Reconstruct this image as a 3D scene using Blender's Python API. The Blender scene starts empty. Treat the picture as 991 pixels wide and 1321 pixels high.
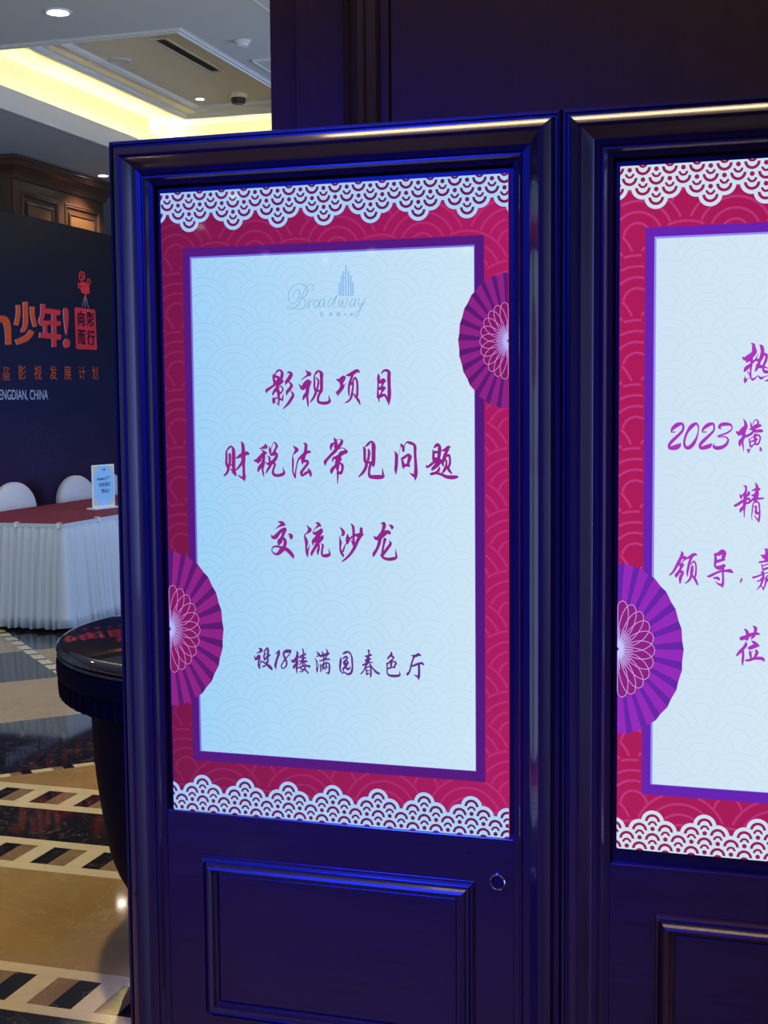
import bpy, bmesh, math, random
from mathutils import Vector, Matrix
random.seed(7)
S = bpy.context.scene
COL = S.collection
pi = math.pi

# ------------------------------------------------------------------ camera
IMG_W, IMG_H, F = 991.0, 1321.0, 1736.1
YAW, PITCH, ROLL = 0.29757, -0.08255, -0.00890
CAM = Vector((0.837, -2.390, 1.575))
cy_, sy_ = math.cos(YAW), math.sin(YAW)
_r = Vector((cy_, sy_, 0)); _f = Vector((-sy_, cy_, 0)); _u = Vector((0, 0, 1))
_f2 = math.cos(PITCH) * _f + math.sin(PITCH) * _u
_u2 = -math.sin(PITCH) * _f + math.cos(PITCH) * _u
CR = math.cos(ROLL) * _r + math.sin(ROLL) * _u2
CU = -math.sin(ROLL) * _r + math.cos(ROLL) * _u2
CF = _f2
cam = bpy.data.cameras.new('camera'); camo = bpy.data.objects.new('camera', cam); COL.objects.link(camo)
camo.matrix_world = Matrix(((CR.x, CU.x, -CF.x, CAM.x), (CR.y, CU.y, -CF.y, CAM.y), (CR.z, CU.z, -CF.z, CAM.z), (0, 0, 0, 1)))
cam.sensor_fit = 'HORIZONTAL'; cam.sensor_width = 36; cam.lens = F / IMG_W * 36
cam.clip_start = 0.05; cam.clip_end = 200
S.camera = camo

def at(axis, val, px, py):
    """photo pixel -> world point on the plane axis=val (used to measure places off the photograph)"""
    d = CF + (px - IMG_W / 2) / F * CR - (py - IMG_H / 2) / F * CU
    return CAM + d * ((val - CAM[axis]) / d[axis])

# ------------------------------------------------------------------ view, world, big lights
S.view_settings.view_transform = 'Standard'; S.view_settings.look = 'None'
S.view_settings.gamma = 1; S.view_settings.use_curve_mapping = False
S.view_settings.exposure = 0.0
W = bpy.data.worlds.new('world'); S.world = W; W.use_nodes = True
W.node_tree.nodes['Background'].inputs[0].default_value = (0.30, 0.36, 0.55, 1)
W.node_tree.nodes['Background'].inputs[1].default_value = 0.03

def area(name, loc, target, sx, sy, power, col, spread=pi):
    l = bpy.data.lights.new(name, 'AREA'); l.shape = 'RECTANGLE'; l.size = sx; l.size_y = sy
    l.energy = power; l.color = col; l.spread = spread
    o = bpy.data.objects.new(name, l); COL.objects.link(o); o.location = loc
    o.rotation_euler = (Vector(target) - Vector(loc)).to_track_quat('-Z', 'Y').to_euler()
    return o
HC = 4.0      # main ceiling
HT = 4.5      # tray ceiling
# added blue spot behind the camera; its light stands in for lens flare
def spot(name, x, y, z, power, col=(1, .84, .60), angle=2.2, blend=.6, r=.05, target=None):
    l = bpy.data.lights.new(name, 'SPOT'); l.energy = power; l.color = col; l.spot_size = angle; l.spot_blend = blend; l.shadow_soft_size = r
    o = bpy.data.objects.new(name, l); COL.objects.link(o); o.location = (x, y, z)
    if target: o.rotation_euler = (Vector(target) - Vector((x, y, z))).to_track_quat('-Z', 'Y').to_euler()
    return o
spot('blue_fill_spot', -1.3, -4.6, 3.5, 4300, (.01, .03, 1.0), .42, 1.0, .6, (-.05, 0, 1.15))
# added cool fill areas, unseen: two behind the partition, one behind the camera
area('fill_light', (.9, 3.2, .9), (-2.2, 4.0, 4.0), 2.4, 1.2, 80, (.74, .88, 1.0))
area('fill_light', (-7.2, -5.0, 3.2), (-4.8, 6.5, 1.0), 2.0, 1.0, 60, (.45, .66, 1.0), 1.2)
area('fill_light', (1.6, 7.6, 1.9), (-5.5, 7.8, 1.2), 2.4, 1.8, 95, (.34, .52, 1.0), 1.9)
# tall pale-blue light added far right, unseen, for highlights on the stiles
area('side_fill_light', (6.2, -2.3, 1.7), (0, -1.0, 1.6), 1.3, 3.0, 75, (.30, .40, 1.0))
# cove strips inside the ceiling tray
TX0, TX1, TY0, TY1 = -5.40, -3.08, 5.85, 10.70
CW = (1.0, 0.86, 0.46)
def strip(name, x, y, z, sx, sy, power, col, up=True):
    o = area(name, (x, y, z), (x, y, z - 1), sx, sy, power, col)
    o.rotation_euler = (pi if up else 0, 0, 0); return o
strip('cove_light', TX0 - 0.09, (TY0 + TY1) / 2, 4.12, 0.06, TY1 - TY0, 85, CW)
strip('cove_light', TX1 + 0.09, (TY0 + TY1) / 2, 4.12, 0.06, TY1 - TY0, 60, CW)
strip('cove_light', (TX0 + TX1) / 2, TY1 + 0.09, 4.12, TX1 - TX0, 0.06, 60, CW)
strip('cove_light', (TX0 + TX1) / 2, TY0 - 0.09, 4.12, TX1 - TX0, 0.06, 26, CW)
# linear warm ceiling lamp over the signs
strip('linear_lamp', .35, -.34, 3.96, 2.0, .06, 20, (1, .72, .42), False)

# ------------------------------------------------------------------ helpers
def tag(o, label=None, cat=None, group=None, kind=None):
    if label: o['label'] = label
    if cat: o['category'] = cat
    if group: o['group'] = group
    if kind: o['kind'] = kind
    return o
def empty(name, loc=(0, 0, 0), rz=0, label=None, cat=None, group=None):
    o = bpy.data.objects.new(name, None); COL.objects.link(o); o.location = loc; o.rotation_euler.z = rz
    o.empty_display_size = .1
    return tag(o, label, cat, group)
def link(name, me, mat=None, parent=None):
    o = bpy.data.objects.new(name, me); COL.objects.link(o)
    if mat is not None and not me.materials: me.materials.append(mat)
    if parent: o.parent = parent
    return o
def mesh(name, vs, fs, mat=None, parent=None, smooth=False, recalc=True):
    me = bpy.data.meshes.new(name); me.from_pydata([tuple(v) for v in vs], [], fs)
    if recalc:
        bm = bmesh.new(); bm.from_mesh(me); bmesh.ops.recalc_face_normals(bm, faces=bm.faces); bm.to_mesh(me); bm.free()
    if smooth:
        for p in me.polygons: p.use_smooth = True
    me.update()
    return link(name, me, mat, parent)
class MB:
    def __init__(s): s.v = []; s.f = []
    def add(s, vs, fs):
        n = len(s.v); s.v += [tuple(v) for v in vs]; s.f += [tuple(i + n for i in f) for f in fs]; return s
    def box(s, x0, x1, y0, y1, z0, z1):
        v = [(x, y, z) for x in (x0, x1) for y in (y0, y1) for z in (z0, z1)]
        return s.add(v, [(0, 1, 3, 2), (4, 6, 7, 5), (0, 4, 5, 1), (2, 3, 7, 6), (0, 2, 6, 4), (1, 5, 7, 3)])
    def build(s, name, mat=None, parent=None, bevel=0, smooth=False, seg=2):
        o = mesh(name, s.v, s.f, mat, parent, smooth)
        if bevel:
            bm = bmesh.new(); bm.from_mesh(o.data)
            bmesh.ops.bevel(bm, geom=bm.edges[:], offset=bevel, segments=seg, profile=.5, affect='EDGES', clamp_overlap=True)
            bm.to_mesh(o.data); bm.free()
        return o
def box(name, x0, x1, y0, y1, z0, z1, mat=None, parent=None, bevel=0):
    return MB().box(x0, x1, y0, y1, z0, z1).build(name, mat, parent, bevel)
def lathe(name, prof, n, mat, parent=None, c=(0, 0, 0), axis='z', flute=None, smooth=True):
    vs = []; fs = []
    for j, (r, h) in enumerate(prof):
        for i in range(n):
            a = 2 * pi * i / n; rr = r * (flute(j, a) if flute else 1)
            if axis == 'z': vs.append((c[0] + rr * math.cos(a), c[1] + rr * math.sin(a), c[2] + h))
            else: vs.append((c[0] + rr * math.cos(a), c[1] + h, c[2] + rr * math.sin(a)))
    for j in range(len(prof) - 1):
        for i in range(n):
            k = (i + 1) % n; fs.append((j * n + i, j * n + k, (j + 1) * n + k, (j + 1) * n + i))
    fs.append(tuple(range(n - 1, -1, -1))); fs.append(tuple(range((len(prof) - 1) * n, len(prof) * n)))
    o = mesh(name, vs, fs, mat, parent)
    if smooth:
        for p in o.data.polygons: p.use_smooth = True
        o.data.set_sharp_from_angle(angle=math.radians(35))
    return o
def rail(name, rect, prof, side, fn, mat, parent, smooth=True):
    """one mitred length of a moulding round rect (u0,u1,v0,v1); prof = [(t inward, d out)], closed loop"""
    u0, u1, v0, v1 = rect; a = []; b = []
    for t, d in prof:
        if side == 'top': a.append(fn(u0 + t, v1 - t, d)); b.append(fn(u1 - t, v1 - t, d))
        if side == 'bottom': a.append(fn(u0 + t, v0 + t, d)); b.append(fn(u1 - t, v0 + t, d))
        if side == 'left': a.append(fn(u0 + t, v0 + t, d)); b.append(fn(u0 + t, v1 - t, d))
        if side == 'right': a.append(fn(u1 - t, v0 + t, d)); b.append(fn(u1 - t, v1 - t, d))
    n = len(prof); fs = [(i, (i + 1) % n, n + (i + 1) % n, n + i) for i in range(n)]
    fs += [tuple(range(n)), tuple(range(2 * n - 1, n - 1, -1))]
    o = mesh(name, a + b, fs, mat, parent)
    if smooth:
        for p in o.data.polygons: p.use_smooth = True
        o.data.set_sharp_from_angle(angle=math.radians(28))
    return o

# ------------------------------------------------------------------ materials
def new_mat(name):
    m = bpy.data.materials.new(name); m.use_nodes = True
    return m, m.node_tree, m.node_tree.nodes['Principled BSDF']
def plain(name, col, rough=.5, metal=0, spec=.5, coat=0, coat_rough=.05, emit=None, estr=1, bump=0, bscale=200):
    m, t, b = new_mat(name)
    b.inputs['Base Color'].default_value = (*col, 1); b.inputs['Roughness'].default_value = rough
    b.inputs['Metallic'].default_value = metal; b.inputs['Specular IOR Level'].default_value = spec
    b.inputs['Coat Weight'].default_value = coat; b.inputs['Coat Roughness'].default_value = coat_rough
    if emit: b.inputs['Emission Color'].default_value = (*emit, 1); b.inputs['Emission Strength'].default_value = estr
    if bump:
        n = t.nodes.new('ShaderNodeTexNoise'); n.inputs['Scale'].default_value = bscale; n.inputs['Detail'].default_value = 4
        tc = t.nodes.new('ShaderNodeTexCoord'); t.links.new(tc.outputs['Object'], n.inputs['Vector'])
        bp = t.nodes.new('ShaderNodeBump'); bp.inputs['Strength'].default_value = bump; bp.inputs['Distance'].default_value = .002
        t.links.new(n.outputs['Fac'], bp.inputs['Height']); t.links.new(bp.outputs['Normal'], b.inputs['Normal'])
    return m
def ramp(t, fac, stops):
    r = t.nodes.new('ShaderNodeValToRGB'); r.color_ramp.elements.remove(r.color_ramp.elements[1])
    r.color_ramp.elements[0].position = stops[0][0]; r.color_ramp.elements[0].color = (*stops[0][1], 1)
    for p, c in stops[1:]:
        e = r.color_ramp.elements.new(p); e.color = (*c, 1)
    t.links.new(fac, r.inputs['Fac']); return r
def wood(name, c0, c1, rough=.3, coat=.6, coat_rough=.12, vert=True, scale=1.0):
    m, t, b = new_mat(name)
    tc = t.nodes.new('ShaderNodeTexCoord'); mp = t.nodes.new('ShaderNodeMapping')
    mp.inputs['Scale'].default_value = (28 * scale, 28 * scale, 1.6 * scale) if vert else (1.6 * scale, 28 * scale, 28 * scale)
    n = t.nodes.new('ShaderNodeTexNoise'); n.inputs['Scale'].default_value = 3; n.inputs['Detail'].default_value = 6; n.inputs['Roughness'].default_value = .65
    t.links.new(tc.outputs['Object'], mp.inputs[0]); t.links.new(mp.outputs[0], n.inputs['Vector'])
    r = ramp(t, n.outputs['Fac'], [(.3, c0), (.7, c1)]); t.links.new(r.outputs[0], b.inputs['Base Color'])
    b.inputs['Roughness'].default_value = rough; b.inputs['Coat Weight'].default_value = coat; b.inputs['Coat Roughness'].default_value = coat_rough
    bp = t.nodes.new('ShaderNodeBump'); bp.inputs['Strength'].default_value = .05; bp.inputs['Distance'].default_value = .001
    t.links.new(n.outputs['Fac'], bp.inputs['Height']); t.links.new(bp.outputs['Normal'], b.inputs['Normal'])
    return m
def marble(name, c0, c1, vein, scale=3, vw=.012, rough=.07, vamt=.8):
    m, t, b = new_mat(name)
    tc = t.nodes.new('ShaderNodeTexCoord')
    n = t.nodes.new('ShaderNodeTexNoise'); n.inputs['Scale'].default_value = scale; n.inputs['Detail'].default_value = 8; n.inputs['Roughness'].default_value = .6
    n.inputs['Distortion'].default_value = .6
    geo = t.nodes.new('ShaderNodeNewGeometry')
    t.links.new(geo.outputs['Position'], n.inputs['Vector'])
    r = ramp(t, n.outputs['Fac'], [(.3, c0), (.7, c1)])
    n2 = t.nodes.new('ShaderNodeTexNoise'); n2.inputs['Scale'].default_value = scale * 1.3; n2.inputs['Detail'].default_value = 5; n2.inputs['Distortion'].default_value = 1.8
    t.links.new(geo.outputs['Position'], n2.inputs['Vector'])
    v = ramp(t, n2.outputs['Fac'], [(.5 - vw, (0, 0, 0)), (.5, (1, 1, 1)), (.5 + vw, (0, 0, 0))])
    mu = t.nodes.new('ShaderNodeMath'); mu.operation = 'MULTIPLY'; mu.inputs[1].default_value = vamt
    t.links.new(v.outputs[0], mu.inputs[0])
    mx = t.nodes.new('ShaderNodeMix'); mx.data_type = 'RGBA'
    t.links.new(mu.outputs[0], mx.inputs['Factor']); t.links.new(r.outputs[0], mx.inputs['A']); mx.inputs['B'].default_value = (*vein, 1)
    t.links.new(mx.outputs['Result'], b.inputs['Base Color'])
    b.inputs['Roughness'].default_value = rough; b.inputs['Specular IOR Level'].default_value = .6
    return m
def s2l(*c):
    return tuple((v / 255 / 12.92) if v / 255 <= .04045 else (((v / 255) + .055) / 1.055) ** 2.4 for v in c)
def ink(name, rgb, grad=None, estr=1.0):
    """lit pixels of the display behind its glass: emits; grad = (rgb2, axis, lo, hi) across the picture"""
    m, t, b = new_mat(name)
    b.inputs['Base Color'].default_value = (0, 0, 0, 1); b.inputs['Roughness'].default_value = .035; b.inputs['Specular IOR Level'].default_value = .5
    b.inputs['Emission Strength'].default_value = estr; b.inputs['Emission Color'].default_value = (*s2l(*rgb), 1)
    if grad:
        tc = t.nodes.new('ShaderNodeTexCoord'); sp = t.nodes.new('ShaderNodeSeparateXYZ'); t.links.new(tc.outputs['Object'], sp.inputs[0])
        mr = t.nodes.new('ShaderNodeMapRange'); mr.inputs['From Min'].default_value = grad[2]; mr.inputs['From Max'].default_value = grad[3]
        t.links.new(sp.outputs[grad[1]], mr.inputs['Value'])
        r = ramp(t, mr.outputs[0], [(0, s2l(*rgb)), (1, s2l(*grad[0]))]); t.links.new(r.outputs[0], b.inputs['Emission Color'])
    return m

M = {}
M['lacquer'] = wood('dark_lacquered_wood', (.012, .006, .018), (.022, .010, .030), .30, .8, .09)
M['lacquer_h'] = wood('dark_lacquered_wood_level', (.012, .006, .018), (.022, .010, .030), .30, .8, .09, vert=False)
M['wall_wood'] = wood('mahogany_wall_veneer', (.022, .006, .007), (.034, .010, .010), .6, .0, .3)
M['brown_wood'] = wood('brown_cabinet_wood', (.07, .028, .016), (.12, .05, .026), .4, .3, .25)
M['light_wood'] = wood('light_brown_panel_wood', (.20, .09, .035), (.27, .13, .055), .4, .3, .25)
M['paint'] = plain('pale_ceiling_paint', (.62, .64, .62), .7, bump=.1)
M['tray_paint'] = plain('cream_tray_paint', (.86, .79, .58), .8, bump=.05)
M['moulding'] = plain('white_plaster_moulding', (.70, .70, .66), .8)
M['wall_paint'] = plain('pale_wall_paint', (.62, .66, .72), .7)
M['black'] = plain('black_bezel', (.005, .005, .020), .3, spec=.5)
M['chrome'] = plain('chrome', (.8, .8, .85), .12, metal=1)
M['gloss_black'] = plain('black_gloss_lacquer', (.006, .006, .010), .06, spec=.7, coat=1, coat_rough=.02)
M['satin_black'] = plain('black_satin_lacquer', (.003, .003, .010), .6, spec=.03)
M['beige'] = marble('beige_marble', (.29, .195, .075), (.37, .26, .11), (.50, .40, .24), 1.6, .012, .05, .3)
M['cream'] = marble('cream_marble', (.58, .52, .34), (.70, .64, .45), (.45, .37, .24), 5, .01, .05, .4)
M['dark'] = marble('black_marble', (.006, .006, .009), (.018, .016, .018), (.30, .26, .22), 4, .006, .05, .5)
M['brown_tile'] = marble('brown_marble', (.20, .13, .07), (.27, .19, .11), (.45, .36, .25), 4, .01, .035, .4)
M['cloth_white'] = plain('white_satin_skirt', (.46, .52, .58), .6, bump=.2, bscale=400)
M['cloth_red'] = plain('burgundy_cloth', (.15, .005, .038), .8, bump=.3, bscale=500)
M['chair_cloth'] = plain('white_chair_cover', (.58, .58, .60), .7, bump=.2, bscale=300)
M['white_plastic'] = plain('white_plastic', (.75, .75, .74), .35)
M['grille'] = plain('dark_grille', (.05, .045, .04), .6)
M['lamp'] = plain('lamp_glass', (.9, .9, .9), .3, emit=(1, .93, .78), estr=30)
M['steel'] = plain('dark_steel', (.1, .1, .11), .4, metal=1)
# ------------------------------------------------------------------ floor
floor = tag(box('floor', -10, 7, -24, 17, -.10, -.012, M['beige']), kind='structure')
tile_cache = {}
def tile(x0, x1, y0, y1, mat, gap=.0006, z=0.0):
    w, d = round(x1 - x0 - gap, 4), round(y1 - y0 - gap, 4); k = (w, d, mat)
    if k not in tile_cache:
        o = MB().box(-w / 2, w / 2, -d / 2, d / 2, -.012, 0).build('marble_tile', M[mat], floor); tile_cache[k] = o.data
    else:
        o = link('marble_tile', tile_cache[k], None, floor)
    o.location = ((x0 + x1) / 2, (y0 + y1) / 2, z)
    return o
far = {}
def far_tile(x0, x1, y0, y1, mat):
    far.setdefault(mat, MB()).box(x0, x1, y0, y1, -.012, 0)
def row(x0, x1, y0, y1, mat, step):
    n = max(1, round((x1 - x0) / step)); w = (x1 - x0) / n
    for i in range(n):
        a = x0 + i * w
        (tile if a + w > -3.0 and a < .2 else far_tile)(a, a + w, y0, y1, mat)
CY = ['dark', 'brown_tile', 'cream']
row(-8.4, 4.2, 2.352, 2.416, 'cream', .9); row(-8.4, 4.2, 2.128, 2.192, 'cream', .9)
row(-8.4, 4.2, 1.737, 1.798, 'cream', .9); row(-8.4, 4.2, 1.510, 1.572, 'cream', .9)
row(-8.4, 4.2, .775, .830, 'cream', .9); row(-8.4, 4.2, .562, .610, 'cream', .9)
def cells(y0, y1, seq, x0):
    w = .0662
    for k in range(int((-8.4 - x0) / w), 200):
        a = x0 + k * w
        if a + w > 4.2: break
        (tile if -2.75 < a < -.35 else far_tile)(a, a + w, y0, y1, seq[k % len(seq)])
cells(2.192, 2.352, CY, -2.056); cells(1.572, 1.737, CY, -1.667)
cells(.610, .775, ['brown_tile', 'dark', 'cream'], -1.083)
row(-8.4, 4.2, 1.798, 2.128, 'dark', 1.26)
row(-8.4, 4.2, .830, 1.510, 'beige', 1.26)
row(-8.4, 4.2, .225, .562, 'dark', 1.26)
for k in range(-26, 1):
    for i in range(10):
        far_tile(-8.4 + 1.26 * i, -7.14 + 1.26 * i, .225 + .9 * (k - 1), .225 + .9 * k, 'beige' if (k + i) % 4 else 'brown_tile')

def clip(poly, a, b, c):   # keep a*x+b*y >= c
    out = []
    for i in range(len(poly)):
        p, q = poly[i], poly[(i + 1) % len(poly)]
        dp, dq = a * p[0] + b * p[1] - c, a * q[0] + b * q[1] - c
        if dp >= 0: out.append(p)
        if dp * dq < 0:
            t = dp / (dp - dq); out.append((p[0] + t * (q[0] - p[0]), p[1] + t * (q[1] - p[1])))
    return out
ntile = 0
def uv_tile(u0, u1, v0, v1, mat, g=.0004):
    global ntile
    u0 += g; u1 -= g; v0 += g; v1 -= g
    P = [((v - u) / 2, (v + u) / 2) for u, v in ((u0, v0), (u1, v0), (u1, v1), (u0, v1))]
    for a, b, c in ((0, 1, 2.4165), (1, 0, -8.4), (-1, 0, -4.2), (0, -1, -15.5)):
        P = clip(P, a, b, c)
        if len(P) < 3: return
    n = len(P); cx = sum(p[0] for p in P) / n; cy = sum(p[1] for p in P) / n
    vs = [(p[0], p[1], -.012) for p in P] + [(p[0], p[1], 0) for p in P]
    fs = [tuple(range(n - 1, -1, -1)), tuple(range(n, 2 * n))] + [(i, (i + 1) % n, n + (i + 1) % n, n + i) for i in range(n)]
    if -6.2 < cx < -.6 and cy < 8 and cy < 3 - 1.6 * (cx + .6) and cy > -1.15 * (cx + .2):
        mesh('marble_tile', vs, fs, M[mat], floor)
    else: far.setdefault(mat, MB()).add(vs, fs)
US = [-6, -4.7, -3.36, -2.02, -.68, .66, 2.0, 3.42, 4.9, 6.23, 7.62, 8.93, 10.27, 11.6, 12.95, 14.3, 15.6, 17, 18.4, 19.8, 21.2, 22.6]
for i in range(len(US) - 1):
    u0, u1 = US[i], US[i + 1]
    if u0 < 4.9:
        for k in range(-9, 15): uv_tile(u0, u1 if u1 < 4.9 else 4.83, k * 1.33, k * 1.33 + 1.33, 'beige')
        continue
    for k in range(-12, 17):
        v0 = 1.29 + k * 1.33; v1 = v0 + 1.33
        if i == 8: m = 'dark'
        elif i == 9: m = 'beige'
        else:
            odd = (i % 2 == 0)
            m = ('beige' if odd else 'dark') if v0 < 1.2 else ('dark' if odd else 'beige')
            if i >= 10: m = ('dark' if odd else 'beige') if v0 < 1.2 else ('beige' if odd else 'dark')
        if i >= 10 and abs(v0 - 1.29 + 1.33) < .01: v1 = 1.19
        uv_tile(u0, u1, v0, v1, m)
for k in range(-10, 22):
    v = .302 + .257 * k
    uv_tile(4.83, 4.90, v, v + .128, 'cream'); uv_tile(4.83, 4.90, v + .128, v + .193, 'brown_tile'); uv_tile(4.83, 4.90, v + .193, v + .257, 'dark')
for k in range(0, 22):
    u = 7.64 + .262 * k
    uv_tile(u, u + .06, 1.19, 1.29, 'dark'); uv_tile(u + .06, u + .262, 1.19, 1.29, 'cream')
for mname, mb in far.items():
    tag(mb.build('marble_tile', M[mname], floor), kind='stuff')

# ------------------------------------------------------------------ ceiling with lit tray
cb = MB()
cb.box(-10, TX0 - .06, -24, 17, HC, HC + .12); cb.box(TX1 + .06, 7, -24, 17, HC, HC + .12)
cb.box(TX0 - .06, TX1 + .06, -24, TY0 - .06, HC, HC + .12); cb.box(TX0 - .06, TX1 + .06, TY1 + .06, 17, HC, HC + .12)
ceiling = tag(cb.build('ceiling', M['paint']), kind='structure')
LIP = 4.165
for n_, (x0, x1, y0, y1) in enumerate(((TX0 - .06, TX0, TY0 - .06, TY1 + .06), (TX1, TX1 + .06, TY0 - .06, TY1 + .06),
                       (TX0, TX1, TY0 - .06, TY0), (TX0, TX1, TY1, TY1 + .06))):
    box('cove_lip', x0, x1, y0, y1, HC - .001, LIP, M['moulding'], ceiling)
RW = .22
for x0, x1, y0, y1 in ((TX0 - RW - .05, TX0 - RW, TY0 - RW, TY1 + RW), (TX1 + RW, TX1 + RW + .05, TY0 - RW, TY1 + RW),
                       (TX0 - RW, TX1 + RW, TY0 - RW - .05, TY0 - RW), (TX0 - RW, TX1 + RW, TY1 + RW, TY1 + RW + .05)):
    box('tray_wall', x0, x1, y0, y1, HC + .12, HT, M['tray_paint'], ceiling)
box('tray_panel', TX0 - RW - .05, TX1 + RW + .05, TY0 - RW - .05, TY1 + RW + .05, HT, HT + .05, M['tray_paint'], ceiling)
fz = lambda base: (lambda u, v, d: (u, v, base - d))
crown = [(0, 0), (.0, .005), (.012, .007), (.016, .014), (.028, .016), (.034, .008), (.046, .010), (.05, .020), (.06, .020), (.06, 0)]
for s in ('left', 'right', 'top', 'bottom'):
    rail('crown_moulding', (TX0 - .06, TX1 + .06, TY0 - .06, TY1 + .06), crown, s, fz(HC), M['moulding'], ceiling)
    bead = [(0, 0), (0, .03), (.02, .045), (.05, .045), (.07, .03), (.07, 0)]
    rail('tray_moulding', (-5.22, -3.26, 6.03, 10.48), bead, s, fz(HT), M['moulding'], ceiling)
    rail('tray_moulding', (-4.94, -3.54, 6.31, 10.16), bead, s, fz(HT), M['moulding'], ceiling)

def downlight(x, y, z, r, label, group='recessed ceiling downlights', proto=[]):
    e = empty('ceiling_downlight', (x, y, z), 0, label, 'ceiling light', group)
    lathe('trim_ring', [(r * 1.0, -.002), (r * 1.12, -.010), (r * 1.32, -.008), (r * 1.38, 0), (r * 1.0, 0)], 28, M['white_plastic'], e)
    lathe('lamp_glass', [(.001, -.006), (r * .98, -.006), (r * .98, -.001)], 24, M['lamp'], e)
    return e
downlight(-3.589, 5.232, HC, .062, 'large bright round downlight in the plain ceiling at the upper left')
downlight(-6.285, 10.713, HC, .05, 'small bright downlight in the dim ceiling above the brown wood cabinet')
downlight(-4.725, 9.80, HT, .038, 'tiny lit downlight inside the yellow ceiling tray')
# the hall behind the photographer: its downlights show as glints in the display glass
for x, y in ((-5.54, -12.5), (-7.1, -14.92), (-7.6, -18.54), (-5.78, -18.65), (-4.3, -18.99), (-6.96, -19.7)):
    downlight(x, y, HC, .055, 'round ceiling downlight of the hall behind the viewer')
spot('downlight_beam', -3.589, 5.232, HC - .03, 150)
spot('downlight_beam', -6.285, 10.713, HC - .03, 60)
spot('downlight_beam', -4.725, 9.80, HT - .03, 40)
spot('downlight_beam', -1.9, 1.5, HC - .03, 270, (1, .70, .32), 1.9)
spot('downlight_beam', -5.0, 3.4, HC - .03, 60)
spot('downlight_beam', -3.4, -1.2, HC - .03, 60)
spot('downlight_beam', 2.6, -1.7, HC - .03, 125, (1, .60, .34))

def vent(x0, x1, y0, y1, z, label, n, along='y'):
    e = empty('ceiling_vent', ((x0 + x1) / 2, (y0 + y1) / 2, z), 0, label, 'air vent')
    w, d = (x1 - x0) / 2, (y1 - y0) / 2
    MB().box(-w, w, -d, d, -.004, 0).build('backing', M['grille'], e)
    f = MB(); f.box(-w, -w + .02, -d, d, -.016, -.004); f.box(w - .02, w, -d, d, -.016, -.004)
    f.box(-w + .02, w - .02, -d, -d + .02, -.016, -.004); f.box(-w + .02, w - .02, d - .02, d, -.016, -.004)
    f.build('frame', M['moulding'], e)
    me = None
    for i in range(n):
        xx = -w + .02 + (2 * w - .04) * (i + 1) / (n + 1)
        if me is None:
            o = MB().box(-.0025, .0025, -d + .02, d - .02, -.013, -.004).build('slat', M['steel'], e); me = o.data
        else: o = link('slat', me, None, e)
        o.location.x = xx
    return e
vent(-4.19, -4.05, 7.69, 8.84, HT, 'long narrow air grille in the yellow ceiling tray', 4)
def hatch(x0, x1, y0, y1, label):
    e = empty('ceiling_hatch', ((x0 + x1) / 2, (y0 + y1) / 2, HC), 0, label, 'ceiling hatch'); e['kind'] = 'thing'
    w, d = (x1 - x0) / 2, (y1 - y0) / 2
    box('panel', -w + .012, w - .012, -d + .012, d - .012, -.010, 0, M['paint'], e)
    for a_, b_, c_, g_ in ((-w, -w + .012, -d, d), (w - .012, w, -d, d), (-w + .012, w - .012, -d, -d + .012), (-w + .012, w - .012, d - .012, d)):
        box('trim', a_, b_, c_, g_, -.016, 0, M['moulding'], e)
hatch(-2.91, -2.31, 6.72, 8.4, 'flush ceiling panel just right of the lit tray, cut by the wood wall')
hatch(-2.34, -1.9, 4.7, 6.1, 'flush ceiling panel at the very top beside the wood wall')
d = empty('smoke_detector', (-2.777, 6.237, HC), 0, 'small round smoke detector on the plain ceiling right of the tray', 'smoke detector')
lathe('base', [(.055, 0), (.055, -.012), (.048, -.016)], 24, M['white_plastic'], d)
lathe('sensor_head', [(.04, -.016), (.038, -.034), (.02, -.040)], 24, M['white_plastic'], d)
d = empty('ceiling_speaker', (-4.76, 8.25, HT), 0, 'flat round ceiling speaker ring in the yellow tray', 'ceiling speaker')
lathe('trim_ring', [(.065, -.004), (.075, -.014), (.10, -.010), (.105, 0), (.065, 0)], 28, M['moulding'], d)
lathe('speaker_grille', [(.001, -.008), (.064, -.008), (.064, -.001)], 28, M['tray_paint'], d)
d = empty('ceiling_projector_lamp', (-4.31, 9.77, HT), 0, 'stubby dark round detector hanging under the yellow tray', 'detector')
lathe('base', [(.085, 0), (.085, -.03), (.075, -.035)], 24, M['tray_paint'], d)
lathe('housing', [(.07, -.035), (.07, -.075), (.05, -.09)], 24, M['grille'], d)

# ------------------------------------------------------------------ walls
tag(box('wall_left', -10, -9.9, -24, 17, 0, HC, M['wall_paint']), kind='structure')
tag(box('wall_far', -9.9, 7, 16.9, 17, 0, HC, M['wall_paint']), kind='structure')
tag(box('wall_right', 6.9, 7, -24, 16.9, 0, HC, M['wall_wood']), kind='structure')
tag(box('wall_near', -9.9, 6.9, -24, -23.9, 0, HC, M['wall_wood']), kind='structure')
tag(box('wall_side', -9.9, -7.3, 11.36, 11.5, 0, HC, M['wall_paint']), kind='structure')
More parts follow.
